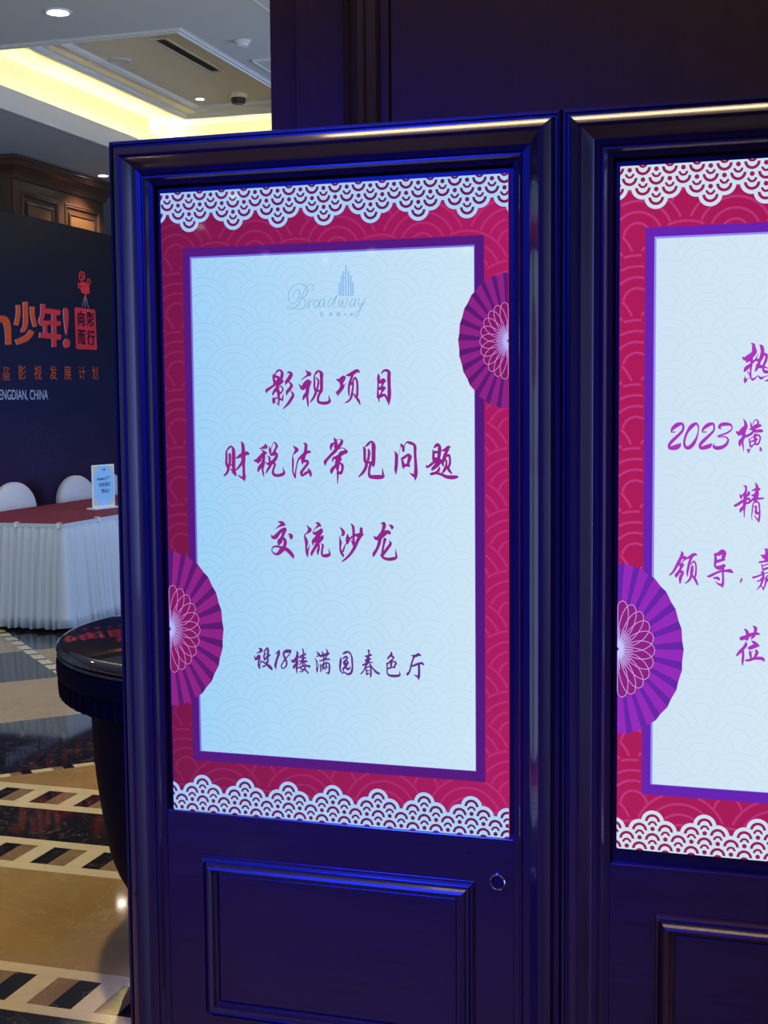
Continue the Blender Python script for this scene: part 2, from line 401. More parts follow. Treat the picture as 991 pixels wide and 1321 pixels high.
# mahogany partition behind the signs
wall = tag(box('wall_back', -.252, 6.9, .385, .62, 0, HC, M['wall_wood']), kind='structure')
box('wood_strip', -.252, -.192, .362, .384, 0, HC, M['wall_wood'], wall)
box('pilaster_panel', -.192, -.080, .350, .384, 0, HC, M['wall_wood'], wall, .003)
mo = MB()
prof = [(-.080, .384), (-.080, .338), (-.072, .330), (-.066, .334), (-.060, .328), (-.050, .316), (-.040, .312), (-.030, .318), (-.026, .330), (-.018, .336), (-.010, .340), (-.006, .350), (-.006, .384)]
n = len(prof)
mo.add([(x, y, 0) for x, y in prof] + [(x, y, HC) for x, y in prof], [(i, (i + 1) % n, n + (i + 1) % n, n + i) for i in range(n)] + [tuple(range(n)), tuple(range(2 * n - 1, n - 1, -1))])
o = mo.build('wall_moulding', M['wall_wood'], wall)
for p in o.data.polygons: p.use_smooth = True
o.data.set_sharp_from_angle(angle=math.radians(30))
box('wood_strip', -.006, .013, .356, .384, 0, HC, M['wall_wood'], wall, .002)
for i in range(5):
    box('wood_panel', .015 + i * 1.2, .015 + (i + 1) * 1.2 - .003, .364, .384, 0, HC, M['wall_wood'], wall, .002)

# ------------------------------------------------------------------ brown wood cabinet at the far left
cab = empty('wood_cabinet', (-7.3, 10.4, 0), 0, 'tall brown panelled wood cabinet under a cornice, rising behind the dark backdrop', 'cabinet')
def cbox(name, x0, x1, y0, y1, z0, z1, m, par=cab, bev=0):
    return box(name, x0 + 7.3, x1 + 7.3, y0 - 10.4, y1 - 10.4, z0, z1, M[m], par, bev)
CX = -6.6
cbox('carcass', -8.6, CX - .02, 9.45, 11.30, 0, HC - .02, 'brown_wood')
cbox('stile', CX - .02, CX, 9.47, 9.60, 0, 3.80, 'brown_wood', bev=.004)
cbox('stile', CX - .02, CX, 10.31, 10.436, .2, 3.69, 'brown_wood', bev=.004)
cbox('stile', CX - .02, CX, 11.182, 11.28, 0, 3.80, 'brown_wood', bev=.004)
cbox('rail', CX - .02, CX, 9.60, 11.182, 3.69, 3.80, 'brown_wood')
cbox('rail', CX - .02, CX, 9.60, 11.182, 0, .2, 'brown_wood')
fx = lambda u, v, d: (CX + 7.3 + d, u - 10.4, v)
pm = [(0, -.02), (0, .006), (.012, .012), (.022, .004), (.034, .010), (.044, -.006), (.055, -.010), (.055, -.02)]
for (a, b) in ((9.60, 10.31), (10.436, 11.182)):
    for s in ('left', 'right', 'top', 'bottom'):
        rail('panel_moulding', (a, b, .2, 3.69), pm, s, fx, M['brown_wood'], cab)
    cbox('panel', CX - .02, CX - .012, a + .055, b - .055, .255, 3.635, 'brown_wood')
    for s in ('left', 'right', 'top', 'bottom'):
        rail('inner_moulding', (a + .10, b - .10, .3, 3.60), [(0, -.012), (0, .002), (.02, .006), (.03, -.008), (.03, -.012)], s, fx, M['brown_wood'], cab)
    cbox('field_panel', CX - .012, CX - .006, a + .13, b - .13, .33, 3.57, 'light_wood')
# cornice
cp = [(0, 0), (.02, 0), (.03, .03), (.05, .06), (.09, .09), (.13, .11), (.15, .15), (.17, .16), (.17, .19), (0, .19)]
for side in (0, 1):
    vs = []
    for e_ in (0, 1):
        for t_, h in cp:
            if side == 0: vs.append((CX + 7.3 + t_, (9.45 - t_ if e_ == 0 else 11.30 + t_ * .3) - 10.4, 3.80 + h))
            else: vs.append(((-8.6 if e_ == 0 else CX + t_) + 7.3, 9.45 - t_ - 10.4, 3.80 + h))
    n = len(cp)
    mesh('cornice', vs, [(i, (i + 1) % n, n + (i + 1) % n, n + i) for i in range(n)] + [tuple(range(n)), tuple(range(2 * n - 1, n - 1, -1))], M['brown_wood'], cab)
# ------------------------------------------------------------------ brush lettering (measured strokes: x, y, width)
# each glyph: (origin x, origin y, enlargement, [strokes]); strokes are x,y,width triples
G1 = [
 (340, 474, 22.02, [  # ying
  [275,190,20, 285,300,45, 300,400,45, 325,485,50], [275,225,25, 325,215,45, 350,160,28, 405,100,48, 470,75,42, 530,140,60, 525,250,75, 500,330,70],
  [300,265,60, 400,270,60, 440,330,90, 425,420,120, 405,500,70], [320,330,30, 320,400,60, 360,440,60], [480,400,80, 560,385,45], [555,405,35, 470,480,40, 400,525,50],
  [335,480,55, 230,560,55, 100,650,68, 92,712,30], [400,510,60, 395,600,80, 430,720,75, 435,800,60, 440,950,42, 440,1085,18],
  [370,600,70, 300,700,60, 265,780,30], [455,560,25, 500,530,28, 550,600,40, 535,680,36, 460,750,45], [285,855,25, 280,930,50, 285,1035,16],
  [285,900,50, 350,880,40, 410,850,25], [290,1030,15, 320,990,30, 320,930,40], [430,1060,30, 370,990,18], [560,760,15, 552,850,36, 545,940,30], [450,890,55, 540,925,42],
  [685,180,12, 705,130,30, 770,160,70, 785,220,85, 715,340,85, 660,410,75, 630,485,20], [700,395,20, 780,460,50, 800,530,70, 740,620,70, 685,690,70, 655,795,16],
  [770,665,18, 830,730,45, 845,800,64, 785,910,70, 705,1030,60, 570,1170,24]]),
 (383, 474, 22.02, [  # shi
  [255,80,18, 310,140,60, 350,190,110, 300,230,50, 200,300,28, 125,365,12], [60,465,14, 95,520,35, 170,590,95, 250,470,110, 320,380,70, 350,440,90, 320,560,80, 300,700,80, 300,850,50, 318,1000,45, 325,1115,22],
  [425,360,6, 405,430,22, 385,490,14], [290,720,70, 220,820,75, 180,915,30],
  [500,240,35, 505,400,45, 505,560,50, 545,690,60, 500,820,55, 440,920,45, 380,985,18], [495,235,20, 560,150,55, 620,95,40, 700,170,80, 705,300,75, 705,450,72, 700,650,72, 640,760,60, 605,880,55, 625,985,60, 760,1015,72, 880,1000,75, 940,950,60, 925,880,35, 920,790,12],
  [560,295,30, 615,370,42, 610,480,48, 590,580,45, 570,660,50, 650,660,50]]),
 (430, 474, 22.02, [  # xiang
  [95,335,20, 180,370,90, 260,330,120, 310,270,80, 300,320,80, 240,420,90, 240,500,70, 260,540,100, 200,650,85, 140,720,85, 140,800,20], [75,690,15, 130,730,60], [345,450,12, 320,510,24, 280,560,40],
  [390,220,40, 450,215,70, 560,160,85, 680,95,80, 735,130,40], [560,190,60, 510,330,55, 470,450,60, 450,560,50, 445,700,45, 455,815,18],
  [545,440,30, 590,330,45, 630,290,40, 675,380,50, 690,500,50, 690,650,52, 680,800,60], [565,430,45, 565,550,45, 550,650,45, 530,780,55, 500,880,50, 430,960,42, 350,1000,28], [555,730,20, 640,830,50, 720,940,60, 765,1050,24], [500,420,50, 520,470,60]]),
 (475, 470, 22.02, [  # mu
  [295,260,14, 300,380,70, 290,550,40, 280,750,42, 285,900,50, 310,1000,35, 322,1070,12], [385,255,26, 440,190,50, 520,170,60, 595,230,75, 592,400,82, 600,600,75, 605,800,85, 595,1000,75, 588,1145,22],
  [310,500,70, 380,490,90, 435,430,60, 480,470,50], [480,480,30, 420,560,45, 380,640,40], [310,690,60, 400,680,100, 490,680,40], [460,630,25, 440,700,70, 390,790,40, 360,860,45],
  [300,920,90, 380,890,75, 460,870,60, 510,920,50, 560,1060,30]]),
 (285, 567, 22.02, [  # cai
  [160,330,40, 165,500,55, 160,680,55, 210,800,60, 205,880,60, 165,960,55, 105,1020,42], [165,325,28, 230,240,48, 285,190,36, 355,270,65, 365,400,85, 365,600,85, 365,750,85, 380,880,75, 415,1000,55, 428,1045,14],
  [255,420,60, 262,520,60, 255,650,60, 230,780,60], [250,840,12, 310,860,35, 360,950,50], [290,700,20, 330,760,30],
  [590,60,24, 625,150,70, 640,280,80, 640,450,100, 645,600,90, 650,750,65, 660,950,65, 665,1080,80, 672,1180,18], [400,520,14, 470,515,40, 560,460,85, 640,430,90, 740,390,85, 785,410,55], [640,560,60, 580,690,60, 500,800,50, 415,885,22], [690,520,24, 690,600,28], [490,1010,18, 560,1060,40, 650,1100,70]]),
 (326, 567, 22.02, [  # shui
  [195,255,14, 290,235,50, 370,200,100, 360,130,20], [390,240,40, 410,180,16], [260,285,25, 310,330,40, 350,380,90, 395,385,40], [330,380,80, 240,480,80, 150,590,100, 60,595,40], [150,670,30, 220,590,60],
  [310,430,80, 315,560,70, 290,680,80, 200,800,80, 160,890,45], [310,720,60, 285,840,45, 305,960,40, 320,1060,16], [330,700,20, 385,640,16, 410,690,30],
  [475,210,24, 500,320,60, 510,400,40], [520,290,20, 560,170,14, 620,80,26, 690,180,60, 650,280,50, 600,390,70, 530,440,50], [440,455,16, 480,520,50, 485,610,45], [660,390,60, 695,430,55, 660,530,75, 600,610,80, 500,680,100, 410,690,30], [600,440,50, 660,400,50],
  [520,720,60, 440,850,55, 385,955,22], [600,660,60, 640,710,50, 600,830,50, 585,950,60, 640,1010,70, 740,1020,70, 850,990,75, 900,940,60, 880,860,30, 865,780,10]]),
 (370, 567, 22.02, [  # fa
  [185,175,16, 240,230,50, 285,290,90, 250,350,60, 215,395,40], [200,400,20, 172,470,20, 180,600,45, 178,750,42, 178,900,35, 215,1020,40, 250,1095,26], [250,1090,26, 255,930,34, 285,740,30, 310,630,35, 350,550,45, 420,490,70, 500,420,80],
  [495,105,30, 545,140,65, 545,260,70, 530,370,80, 490,470,85, 460,580,85, 450,700,22], [540,370,80, 620,350,70, 675,350,40], [480,620,60, 570,610,65, 605,660,60, 540,760,60, 450,880,60, 420,940,70, 440,1030,40, 540,960,65, 640,900,50], [605,820,16, 650,900,70, 685,1000,55, 688,1055,20]]),
 (412, 562, 20.33, [  # chang
  [390,55,18, 420,120,55, 440,200,70, 440,300,70], [380,200,40, 320,260,65, 300,375,25], [390,280,20, 440,330,50], [440,120,35, 490,105,14, 560,90,14, 595,140,60, 560,230,70, 480,310,80], [330,230,60, 400,200,30],
  [480,300,70, 420,400,75, 320,500,62, 210,620,60, 160,690,70, 160,770,24], [500,350,30, 600,320,20, 680,360,28, 710,430,60], [700,420,85, 600,470,75, 480,560,75, 370,600,45, 355,680,25], [400,580,60, 540,590,80, 500,670,90],
  [470,620,70, 480,700,100, 470,800,100, 485,900,45, 487,1050,38, 485,1255,18], [470,760,60, 380,840,65, 330,920,75, 325,995,22], [530,710,30, 600,760,55, 615,850,55, 590,950,50, 560,1010,30], [500,980,70, 580,970,60], [540,470,50, 600,440,70, 690,430,60]]),
 (458, 565, 22.02, [  # jian
  [240,245,20, 275,330,65, 278,500,60, 285,640,65, 330,720,70, 310,840,70, 230,980,65, 110,1105,26], [300,250,28, 380,170,60, 470,100,42, 530,200,90, 532,400,90, 530,600,90, 525,750,75, 525,825,18], [385,320,35, 405,400,60, 395,520,60, 370,640,60], [390,700,50, 470,690,50],
  [450,740,60, 420,850,60, 405,980,55, 430,1090,75, 560,1110,95, 700,1110,100, 800,1100,70, 795,1000,45, 783,855,10]]),
 (502, 565, 22.02, [  # wen
  [160,375,14, 210,480,70, 215,620,75, 205,800,75, 195,900,70, 200,1025,18], [265,510,10, 300,400,9, 325,250,12, 350,190,40], [350,190,50, 405,270,65, 410,370,55], [420,290,40, 460,180,20, 520,120,40, 600,140,70, 700,180,60, 740,260,70, 742,450,62, 755,650,65, 765,850,75, 760,1050,85, 745,1195,22], [590,990,12, 660,1040,50, 740,1080,80],
  [350,570,20, 390,680,60, 410,800,60, 412,875,18], [390,580,60, 480,520,60, 545,470,50, 590,530,95, 570,640,75, 545,740,60, 570,790,60, 590,810,28], [410,790,75, 500,770,70, 570,790,55]]),
 (545, 565, 18.02, [  # ti
  [245,270,14, 260,360,45, 260,480,50, 290,550,60], [275,225,26, 330,170,60, 360,130,24, 400,200,60, 398,330,68, 385,450,60], [270,330,50, 380,330,50], [290,480,50, 370,500,80, 430,520,40, 445,545,40], [440,545,50, 350,580,70, 280,560,50, 190,630,50, 110,680,40, 95,630,18],
  [390,580,70, 320,650,80, 240,720,55, 230,750,25], [400,680,24, 385,740,50, 330,800,50, 220,835,55, 190,830,20], [200,835,40, 330,820,45, 450,850,50, 560,900,65, 700,915,75, 800,905,55, 840,905,14],
  [455,295,22, 540,270,60, 610,210,55, 640,220,30], [600,260,50, 540,370,60, 510,480,70, 470,570,60, 495,655,22], [570,420,40, 620,400,45, 645,500,40, 640,600,45, 605,690,45], [560,520,35, 560,620,40, 520,740,55, 465,810,28], [560,640,30, 620,740,55, 680,825,28]]),
 (345, 670, 22.02, [  # jiao
  [315,70,24, 390,80,60, 440,130,110, 480,150,60], [400,160,70, 330,200,40, 240,270,10], [120,435,14, 150,500,65, 230,500,100, 320,400,80, 410,310,75, 490,280,85, 520,300,60], [500,300,80, 450,430,70, 410,530,75, 350,620,100, 330,710,50], [340,720,24, 400,640,50],
  [430,520,60, 500,590,75, 510,680,75, 480,780,75], [500,820,80, 420,860,110, 330,960,80, 250,985,55, 170,945,32, 130,870,22, 170,790,35, 240,765,45, 340,780,50, 450,810,70, 560,860,90, 660,950,85, 730,1050,65, 745,1100,24], [600,430,20, 650,430,60, 680,490,95, 680,550,40]]),
 (388, 670, 22.02, [  # liu
  [180,165,12, 230,240,50, 260,300,90, 210,370,50, 140,415,20], [130,420,28, 120,490,40, 155,580,70, 170,680,70, 160,800,45, 185,930,70, 195,1060,24], [200,900,40, 230,830,32, 260,715,10], [440,95,26, 510,130,70, 570,200,30], [520,170,60, 450,230,35, 370,300,12, 360,370,30],
  [370,390,50, 430,400,80, 530,350,80, 590,290,60, 610,350,50], [590,340,70, 520,440,90, 440,540,90, 360,620,70, 355,715,30], [380,620,70, 500,590,110, 600,520,80, 625,480,50], [630,530,50, 540,620,70, 470,700,80, 380,850,65, 320,960,65, 315,1030,25],
  [520,720,40, 520,800,55, 495,900,60, 492,1000,24], [585,690,22, 635,740,50, 615,850,48, 605,960,50, 640,1030,60, 730,1030,85, 810,1010,70, 825,960,45, 803,835,10]]),
 (434, 670, 22.02, [  # sha
  [110,225,18, 165,290,55, 205,370,75, 190,440,60, 140,465,20], [100,470,10, 105,560,35, 122,660,60, 112,800,42, 140,930,55, 190,1020,55, 208,1075,14], [165,940,30, 200,880,45, 240,760,30, 290,670,24], [320,425,26, 325,520,80, 325,620,90, 315,705,24], [340,570,60, 400,540,50, 470,470,35, 540,440,60],
  [425,130,24, 480,210,60, 492,330,60, 492,500,55, 495,640,55, 510,720,50], [430,600,24, 480,700,40, 510,750,60], [500,440,50, 600,450,80, 700,440,110, 750,430,50], [710,265,70, 712,380,70], [670,480,90, 610,600,75, 550,740,75, 480,870,70, 380,1010,60, 270,1120,50, 160,1200,24]]),
 (475, 670, 22.02, [  # long
  [375,120,26, 440,110,70, 460,180,85, 430,300,75, 400,400,100, 340,500,110, 330,600,80, 310,700,75, 250,850,65, 180,960,75, 150,1040,40], [170,480,24, 230,540,80, 330,510,110, 430,420,120, 540,360,90, 600,380,85, 625,420,30], [600,165,24, 650,180,55, 680,225,80, 680,275,30],
  [480,570,75, 450,700,55, 420,850,50, 405,1000,60, 360,1020,30], [605,605,14, 640,690,65, 570,800,70, 480,920,70, 410,1020,60], [370,1010,40, 440,1090,60, 560,1130,70, 700,1120,80, 800,1080,60, 795,960,35, 782,840,8]]),
 (325, 832, 33.03, [  # she
  [320,140,40, 390,200,110, 400,260,90, 300,310,50, 215,345,30], [110,450,24, 140,560,50, 190,610,80, 240,530,90, 310,460,90, 320,560,90, 300,700,60, 300,850,80, 330,960,70, 325,1015,30], [370,840,20, 380,720,28],
  [510,275,28, 560,360,60, 520,480,60, 540,620,50], [560,240,60, 640,150,60, 680,110,30, 700,230,70, 680,380,75, 690,480,70], [770,420,60, 690,490,80, 600,570,70, 560,640,50], [680,560,60, 690,650,65, 640,780,80, 580,870,50, 500,915,60, 445,900,20],
  [380,700,50, 480,720,55, 570,770,60, 680,850,90, 790,950,110, 850,1030,70, 870,1080,20]]),
 (352, 832, 33.03, [  # 18
  [140,375,36, 210,300,50, 280,215,28], [280,230,40, 260,380,90, 210,520,80, 160,680,80, 120,850,85, 130,985,50],
  [790,220,30, 700,225,60, 600,240,90, 510,290,80, 465,370,70, 490,480,65, 540,600,75, 590,720,60, 595,840,60, 530,950,50, 440,1000,45, 380,950,45, 380,850,45, 440,740,45, 520,630,60, 600,520,45, 700,420,40, 750,340,40, 790,230,30], [560,280,90, 700,270,100, 760,260,50]]),
 (373, 835, 33.03, [  # lou
  [330,160,28, 365,260,70, 340,400,90, 335,550,90, 340,700,100, 320,850,60, 330,1000,50, 345,1110,20], [90,540,20, 180,600,110, 260,530,90, 340,440,100, 420,400,50], [320,680,60, 220,820,90, 215,900,45],
  [580,60,40, 610,150,50, 610,260,50, 600,400,90, 590,560,80, 600,700,50, 590,800,70], [700,270,60, 690,320,50], [480,460,50, 510,370,60, 620,340,60, 700,300,40], [600,440,60, 710,455,50], [450,590,45, 590,590,80, 750,600,70], [560,620,50, 460,740,40], [650,660,30, 690,720,40],
  [350,890,60, 450,850,50, 580,810,60, 700,770,55, 870,810,85], [520,900,60, 530,940,50], [700,760,50, 690,880,60, 620,960,60, 560,1030,50, 450,1040,25], [600,940,60, 720,980,55, 820,1100,50]]),
 (403, 835, 33.03, [  # man
  [195,180,20, 260,270,70, 310,320,70, 240,370,50, 175,380,25], [110,470,22, 190,590,50, 200,700,45, 185,830,25, 205,960,65, 215,1080,20], [225,950,40, 250,820,35, 285,700,16], [410,170,24, 460,260,55, 490,380,55, 490,520,50, 490,640,45],
  [600,70,28, 640,160,50, 650,260,80, 600,380,55, 560,500,60], [370,370,90, 500,330,80, 640,290,90, 720,270,50], [320,590,40, 430,550,55, 560,520,60, 700,500,55, 755,530,35], [350,720,30, 365,850,50, 360,1040,40], [380,800,40, 480,710,60, 620,670,50, 700,680,50, 735,770,60, 735,950,60, 710,1090,60, 705,1150,20], [590,1060,20, 680,1110,60],
  [490,700,60, 470,820,70, 445,980,28], [600,620,40, 600,760,50, 560,940,40], [480,820,40, 550,920,45], [600,790,30, 650,860,40, 690,880,20]]),
 (434, 836, 33.03, [  # yuan
  [280,240,40, 370,200,85, 460,160,70, 560,190,60, 630,290,50, 670,430,60, 680,600,60, 690,780,60, 670,950,75, 620,1070,80, 520,1110,80, 440,1090,60, 350,1030,35], [180,400,24, 190,520,75, 170,700,75, 165,860,60, 200,990,50, 280,1070,40, 330,1030,35, 290,920,50, 320,840,70],
  [265,460,28, 340,400,60, 420,370,75, 475,420,60, 400,520,70], [380,540,70, 350,620,110, 400,700,120, 400,840,70], [470,560,60, 500,620,60, 460,700,70], [320,850,60, 420,850,60, 500,900,80, 560,860,60, 600,800,28]]),
 (463, 836, 33.03, [  # chun
  [420,100,70, 440,180,50, 440,260,50], [280,345,50, 380,340,70, 500,290,70, 540,310,50], [270,530,40, 350,500,80, 450,470,70, 510,460,50], [430,280,60, 400,420,100, 370,560,130, 340,680,80, 290,800,60, 230,930,45, 150,1040,50, 60,1110,20], [420,420,80, 400,600,110],
  [190,720,70, 300,670,60, 430,620,50, 600,610,30], [480,690,60, 560,800,45, 660,930,60, 760,1030,80, 870,1090,70], [310,850,35, 330,1000,50, 350,1150,30], [340,830,40, 450,780,50, 520,860,60, 520,1000,60, 515,1140,70, 500,1255,25], [350,960,50, 460,950,30], [350,1100,80, 440,1080,40]]),
 (494, 838, 33.03, [  # se
  [350,110,45, 375,180,70, 370,280,60], [360,210,70, 290,290,70, 220,370,60, 210,410,22], [380,270,60, 450,320,70, 470,350,50, 400,420,55, 330,500,60], [340,500,90, 250,570,60, 180,590,60], [190,590,60, 185,750,45, 185,900,45, 200,1010,50, 290,1095,75, 430,1120,90, 580,1120,90, 700,1100,80, 730,1040,50, 710,920,16],
  [380,500,50, 480,500,50, 560,570,70, 520,680,60, 500,770,50], [380,560,70, 350,680,70], [220,810,60, 360,760,60, 500,740,50]]),
 (521, 838, 31.45, [  # ting
  [320,225,24, 430,260,90, 520,240,90, 600,200,100, 690,235,40], [410,310,70, 370,420,55, 310,600,60, 280,750,55, 230,900,60, 160,990,90, 145,1050,20], [340,660,60, 430,640,70, 560,580,70, 690,550,75, 760,560,75, 810,620,40], [610,600,80, 625,750,75, 625,950,75, 610,1100,90, 605,1225,22], [420,1010,16, 510,1070,50, 600,1110,70]]),
]
G2 = [
 (950, 438, 21.3, [  # re
  [420,110,28, 475,140,60, 485,240,90, 500,330,110, 440,420,110, 330,500,120, 230,530,80, 170,480,20], [280,625,30, 330,560,90], [420,450,80, 420,600,60, 420,680,50, 395,850,40, 405,1060,30], [400,690,60, 280,790,90, 225,870,40], [310,880,18, 370,960,35, 400,1060,25],
  [610,370,6, 580,450,18, 540,540,40, 440,640,50], [540,570,50, 640,560,60], [655,150,30, 700,200,80, 725,320,80, 700,470,90, 640,600,60, 600,720,80, 530,860,40], [750,400,50, 830,420,60, 820,560,60, 760,700,55, 740,800,50, 780,880,70, 870,890,70], [540,710,26, 640,740,80, 750,750,50, 870,790,24], [720,440,60, 800,400,40],
  [245,1010,8, 240,1120,60, 240,1200,16], [250,1140,70, 310,1080,20, 390,1060,18, 450,1095,60, 520,1060,35, 600,1000,24, 680,1065,60, 780,1020,24, 870,995,18], [780,1140,16, 870,1120,50]]),
 (858, 538, 11.01, [  # 2023
  [145,210,14, 95,215,14, 110,165,36, 170,115,50, 240,95,30, 262,140,28, 245,200,30, 180,270,34, 100,345,38, 62,400,34, 75,440,40, 150,430,60, 200,405,50, 222,375,12],
  [440,90,28, 380,130,46, 320,210,30, 285,300,26, 275,380,28, 300,430,36, 350,430,44, 410,370,40, 455,280,22, 475,190,14, 470,120,20, 440,90,28],
  [585,210,14, 535,212,14, 550,165,30, 610,115,44, 680,95,28, 700,140,22, 690,195,24, 620,270,32, 540,345,38, 500,400,34, 515,440,36, 590,425,50, 640,405,44, 660,375,10],
  [800,165,12, 770,150,26, 800,110,40, 870,100,40, 930,110,28, 955,150,14, 930,195,20, 860,235,20, 765,270,22, 770,285,10, 850,280,16, 895,310,20, 890,360,28, 840,415,38, 760,440,45, 700,425,36, 690,380,8]]),
 (946, 535, 22.02, [  # heng
  [290,130,18, 340,200,50, 360,330,90, 280,430,110, 180,530,110, 90,480,30], [350,380,80, 310,500,70, 300,620,80, 260,750,60, 285,900,35, 300,1045,12], [290,650,60, 200,770,80, 190,880,40], [310,620,70, 400,600,60, 500,550,60, 600,470,60, 800,460,75, 830,470,40],
  [495,200,10, 515,300,45, 530,400,45], [560,270,20, 600,180,22, 660,140,28, 710,200,40, 700,290,60], [560,390,80, 660,330,100, 770,310,60], [450,410,20, 560,420,50, 640,450,40], [640,540,30, 600,590,40, 630,690,70, 620,830,40], [700,510,10, 640,540,20],
  [465,680,30, 470,780,35, 495,900,45], [500,680,18, 560,630,26], [490,770,36, 600,730,40, 680,700,45], [620,600,50, 720,580,45, 770,650,40, 740,780,40, 690,840,50, 600,840,30, 520,910,45], [400,975,20, 435,1020,60, 445,1090,18], [440,1010,50, 510,970,10], [760,910,12, 785,970,50, 805,1045,18], [740,1005,16, 800,1000,40]]),
 (944, 620, 21.09, [  # jing
  [320,140,14, 385,160,50, 395,250,45, 370,370,70, 370,500,80, 350,650,70, 345,800,40, 345,990,20], [225,370,16, 255,440,55, 262,495,20], [270,430,40, 350,340,30, 400,290,26], [445,290,20, 470,350,70, 420,420,40], [480,490,50, 400,500,50, 280,570,60, 180,640,60, 100,680,60], [350,690,60, 260,790,70, 240,850,35], [390,620,40, 470,600,50, 550,540,35], [480,500,40, 490,580,40],
  [650,70,24, 690,150,60, 690,300,80, 660,430,110, 650,560,80], [550,275,18, 640,240,50, 750,230,60], [560,400,40, 650,390,60, 730,370,40], [480,590,30, 600,500,60, 720,490,50, 860,480,40], [600,600,30, 575,700,30, 560,850,30, 545,950,20, 558,1075,12], [600,600,24, 670,570,24, 740,610,40, 760,750,36, 765,900,40, 750,1050,45, 742,1130,20], [600,720,20, 670,700,40, 660,800,50, 680,880,70, 760,880,40], [615,940,14, 680,1030,35, 740,1100,40]]),
 (860, 705, 22.02, [  # ling
  [425,145,24, 450,210,70, 410,320,70, 340,460,75, 270,590,65, 190,720,50, 100,805,38], [460,330,50, 530,300,60, 540,360,40], [530,350,50, 470,420,24, 400,500,40], [420,530,100, 480,520,50], [440,560,70, 390,640,55, 360,690,40], [350,700,60, 430,720,80, 460,770,60, 410,850,75, 390,950,65, 388,1045,30], [340,740,70, 280,820,80, 275,870,30],
  [575,340,40, 640,310,60, 730,260,80, 800,220,65, 850,240,40], [720,300,60, 660,430,60, 620,600,60, 595,740,50, 600,845,22], [700,500,30, 780,420,40, 835,520,40, 840,680,42, 820,830,50, 790,880,50], [735,570,60, 720,700,75, 700,850,60, 640,960,50, 535,1045,24], [740,830,40, 820,940,60, 885,1080,40]]),
 (905, 705, 22.02, [  # dao
  [370,215,30, 405,310,60, 395,450,60, 390,550,50, 440,610,60], [410,220,60, 500,210,90, 590,150,110, 660,180,80, 630,290,90, 610,370,60], [430,430,70, 520,400,70, 650,370,50], [430,590,70, 540,590,85, 640,540,70, 670,560,40], [470,660,20, 560,620,60], [165,845,20, 240,840,60, 400,760,55, 560,700,50, 700,690,60, 810,690,85, 880,730,50],
  [610,600,80, 610,750,50, 620,950,50, 605,1080,60, 600,1165,20], [370,895,50, 460,890,60, 495,930,60], [400,990,10, 480,1060,40, 590,1100,70]]),
 (946, 703, 20.98, [  # comma, jia
  [245,890,14, 220,950,45, 195,1020,18], [860,110,30, 930,120,40], [900,140,50, 920,260,90, 910,400,100], [750,270,20, 820,300,60, 944,260,60], [820,350,40, 944,330,60], [710,465,40, 820,450,45, 944,430,50], [770,520,26, 790,620,26, 815,700,30], [800,570,30, 944,510,30], [830,660,50, 944,620,50], [770,740,40, 810,760,60, 820,870,50], [850,770,24, 944,745,24],
  [545,880,50, 650,850,40, 780,800,40], [650,985,24, 740,950,40, 820,880,60, 780,1000,50, 740,1100,40, 640,1210,14], [900,880,50, 890,980,50, 860,1100,36, 815,1210,30], [760,1110,20, 815,1170,40], [900,870,30, 944,820,30], [910,920,50, 944,970,50]]),
 (944, 805, 21.09, [  # li
  [350,135,24, 410,190,60, 440,290,80, 420,420,60], [590,60,28, 650,110,75, 640,220,60, 600,320,70, 535,405,26], [270,390,90, 380,360,90, 500,300,80, 650,260,70, 750,270,40], [380,490,28, 390,560,70, 320,660,65, 230,750,75, 145,850,40], [300,700,60, 315,850,55, 300,1000,55, 300,1115,24],
  [555,465,30, 620,510,70, 680,570,90, 730,590,50], [460,650,40, 500,650,80, 600,610,90, 700,590,60], [490,720,24, 510,820,60, 530,930,35], [520,780,30, 580,735,12], [660,710,40, 690,770,70, 650,870,60, 600,940,50], [385,985,40, 480,980,60, 600,940,60, 760,930,70, 850,950,75, 885,1010,30]]),
]
LOGO = (368, 335, 9.009, [
  [90,440,5, 105,380,6, 145,345,7, 172,390,8, 150,460,8, 100,510,6, 52,490,6, 40,400,7, 80,325,6, 150,280,6, 220,295,7, 262,350,8, 240,425,7, 190,445,5],
  [190,445,5, 228,470,7, 238,530,8, 190,575,7, 110,570,6, 50,545,5, 22,560,5, 60,575,5, 130,548,7, 180,470,8, 220,370,8, 260,305,6, 310,285,6, 338,325,6, 305,372,5],
  [285,445,7, 272,500,7, 270,565,6, 300,475,6, 325,470,7], [375,465,6, 345,480,8, 332,525,8, 350,560,6, 378,540,8, 392,495,8, 375,465,6], [445,460,6, 415,475,7, 400,525,8, 415,555,6, 445,520,6, 465,455,8, 450,535,8, 468,552,5],
  [540,460,6, 512,475,7, 498,525,8, 512,555,6, 545,510,6, 606,410,7, 560,525,8, 575,552,5], [640,455,7, 625,520,7, 640,552,6, 675,470,7, 665,540,7, 690,550,6, 722,480,7, 720,448,5],
  [800,455,6, 770,475,7, 755,525,8, 770,552,6, 800,515,6, 825,450,8, 805,535,8, 820,552,5], [862,448,7, 850,520,7, 868,540,6, 905,500,6, 935,440,7, 890,540,8, 850,640,7, 825,665,6, 808,645,5, 850,590,5, 945,480,4]])
LOGO_BARS = [(632, 260), (656, 180), (680, 128), (708, 60), (738, 125), (765, 180), (788, 255)]
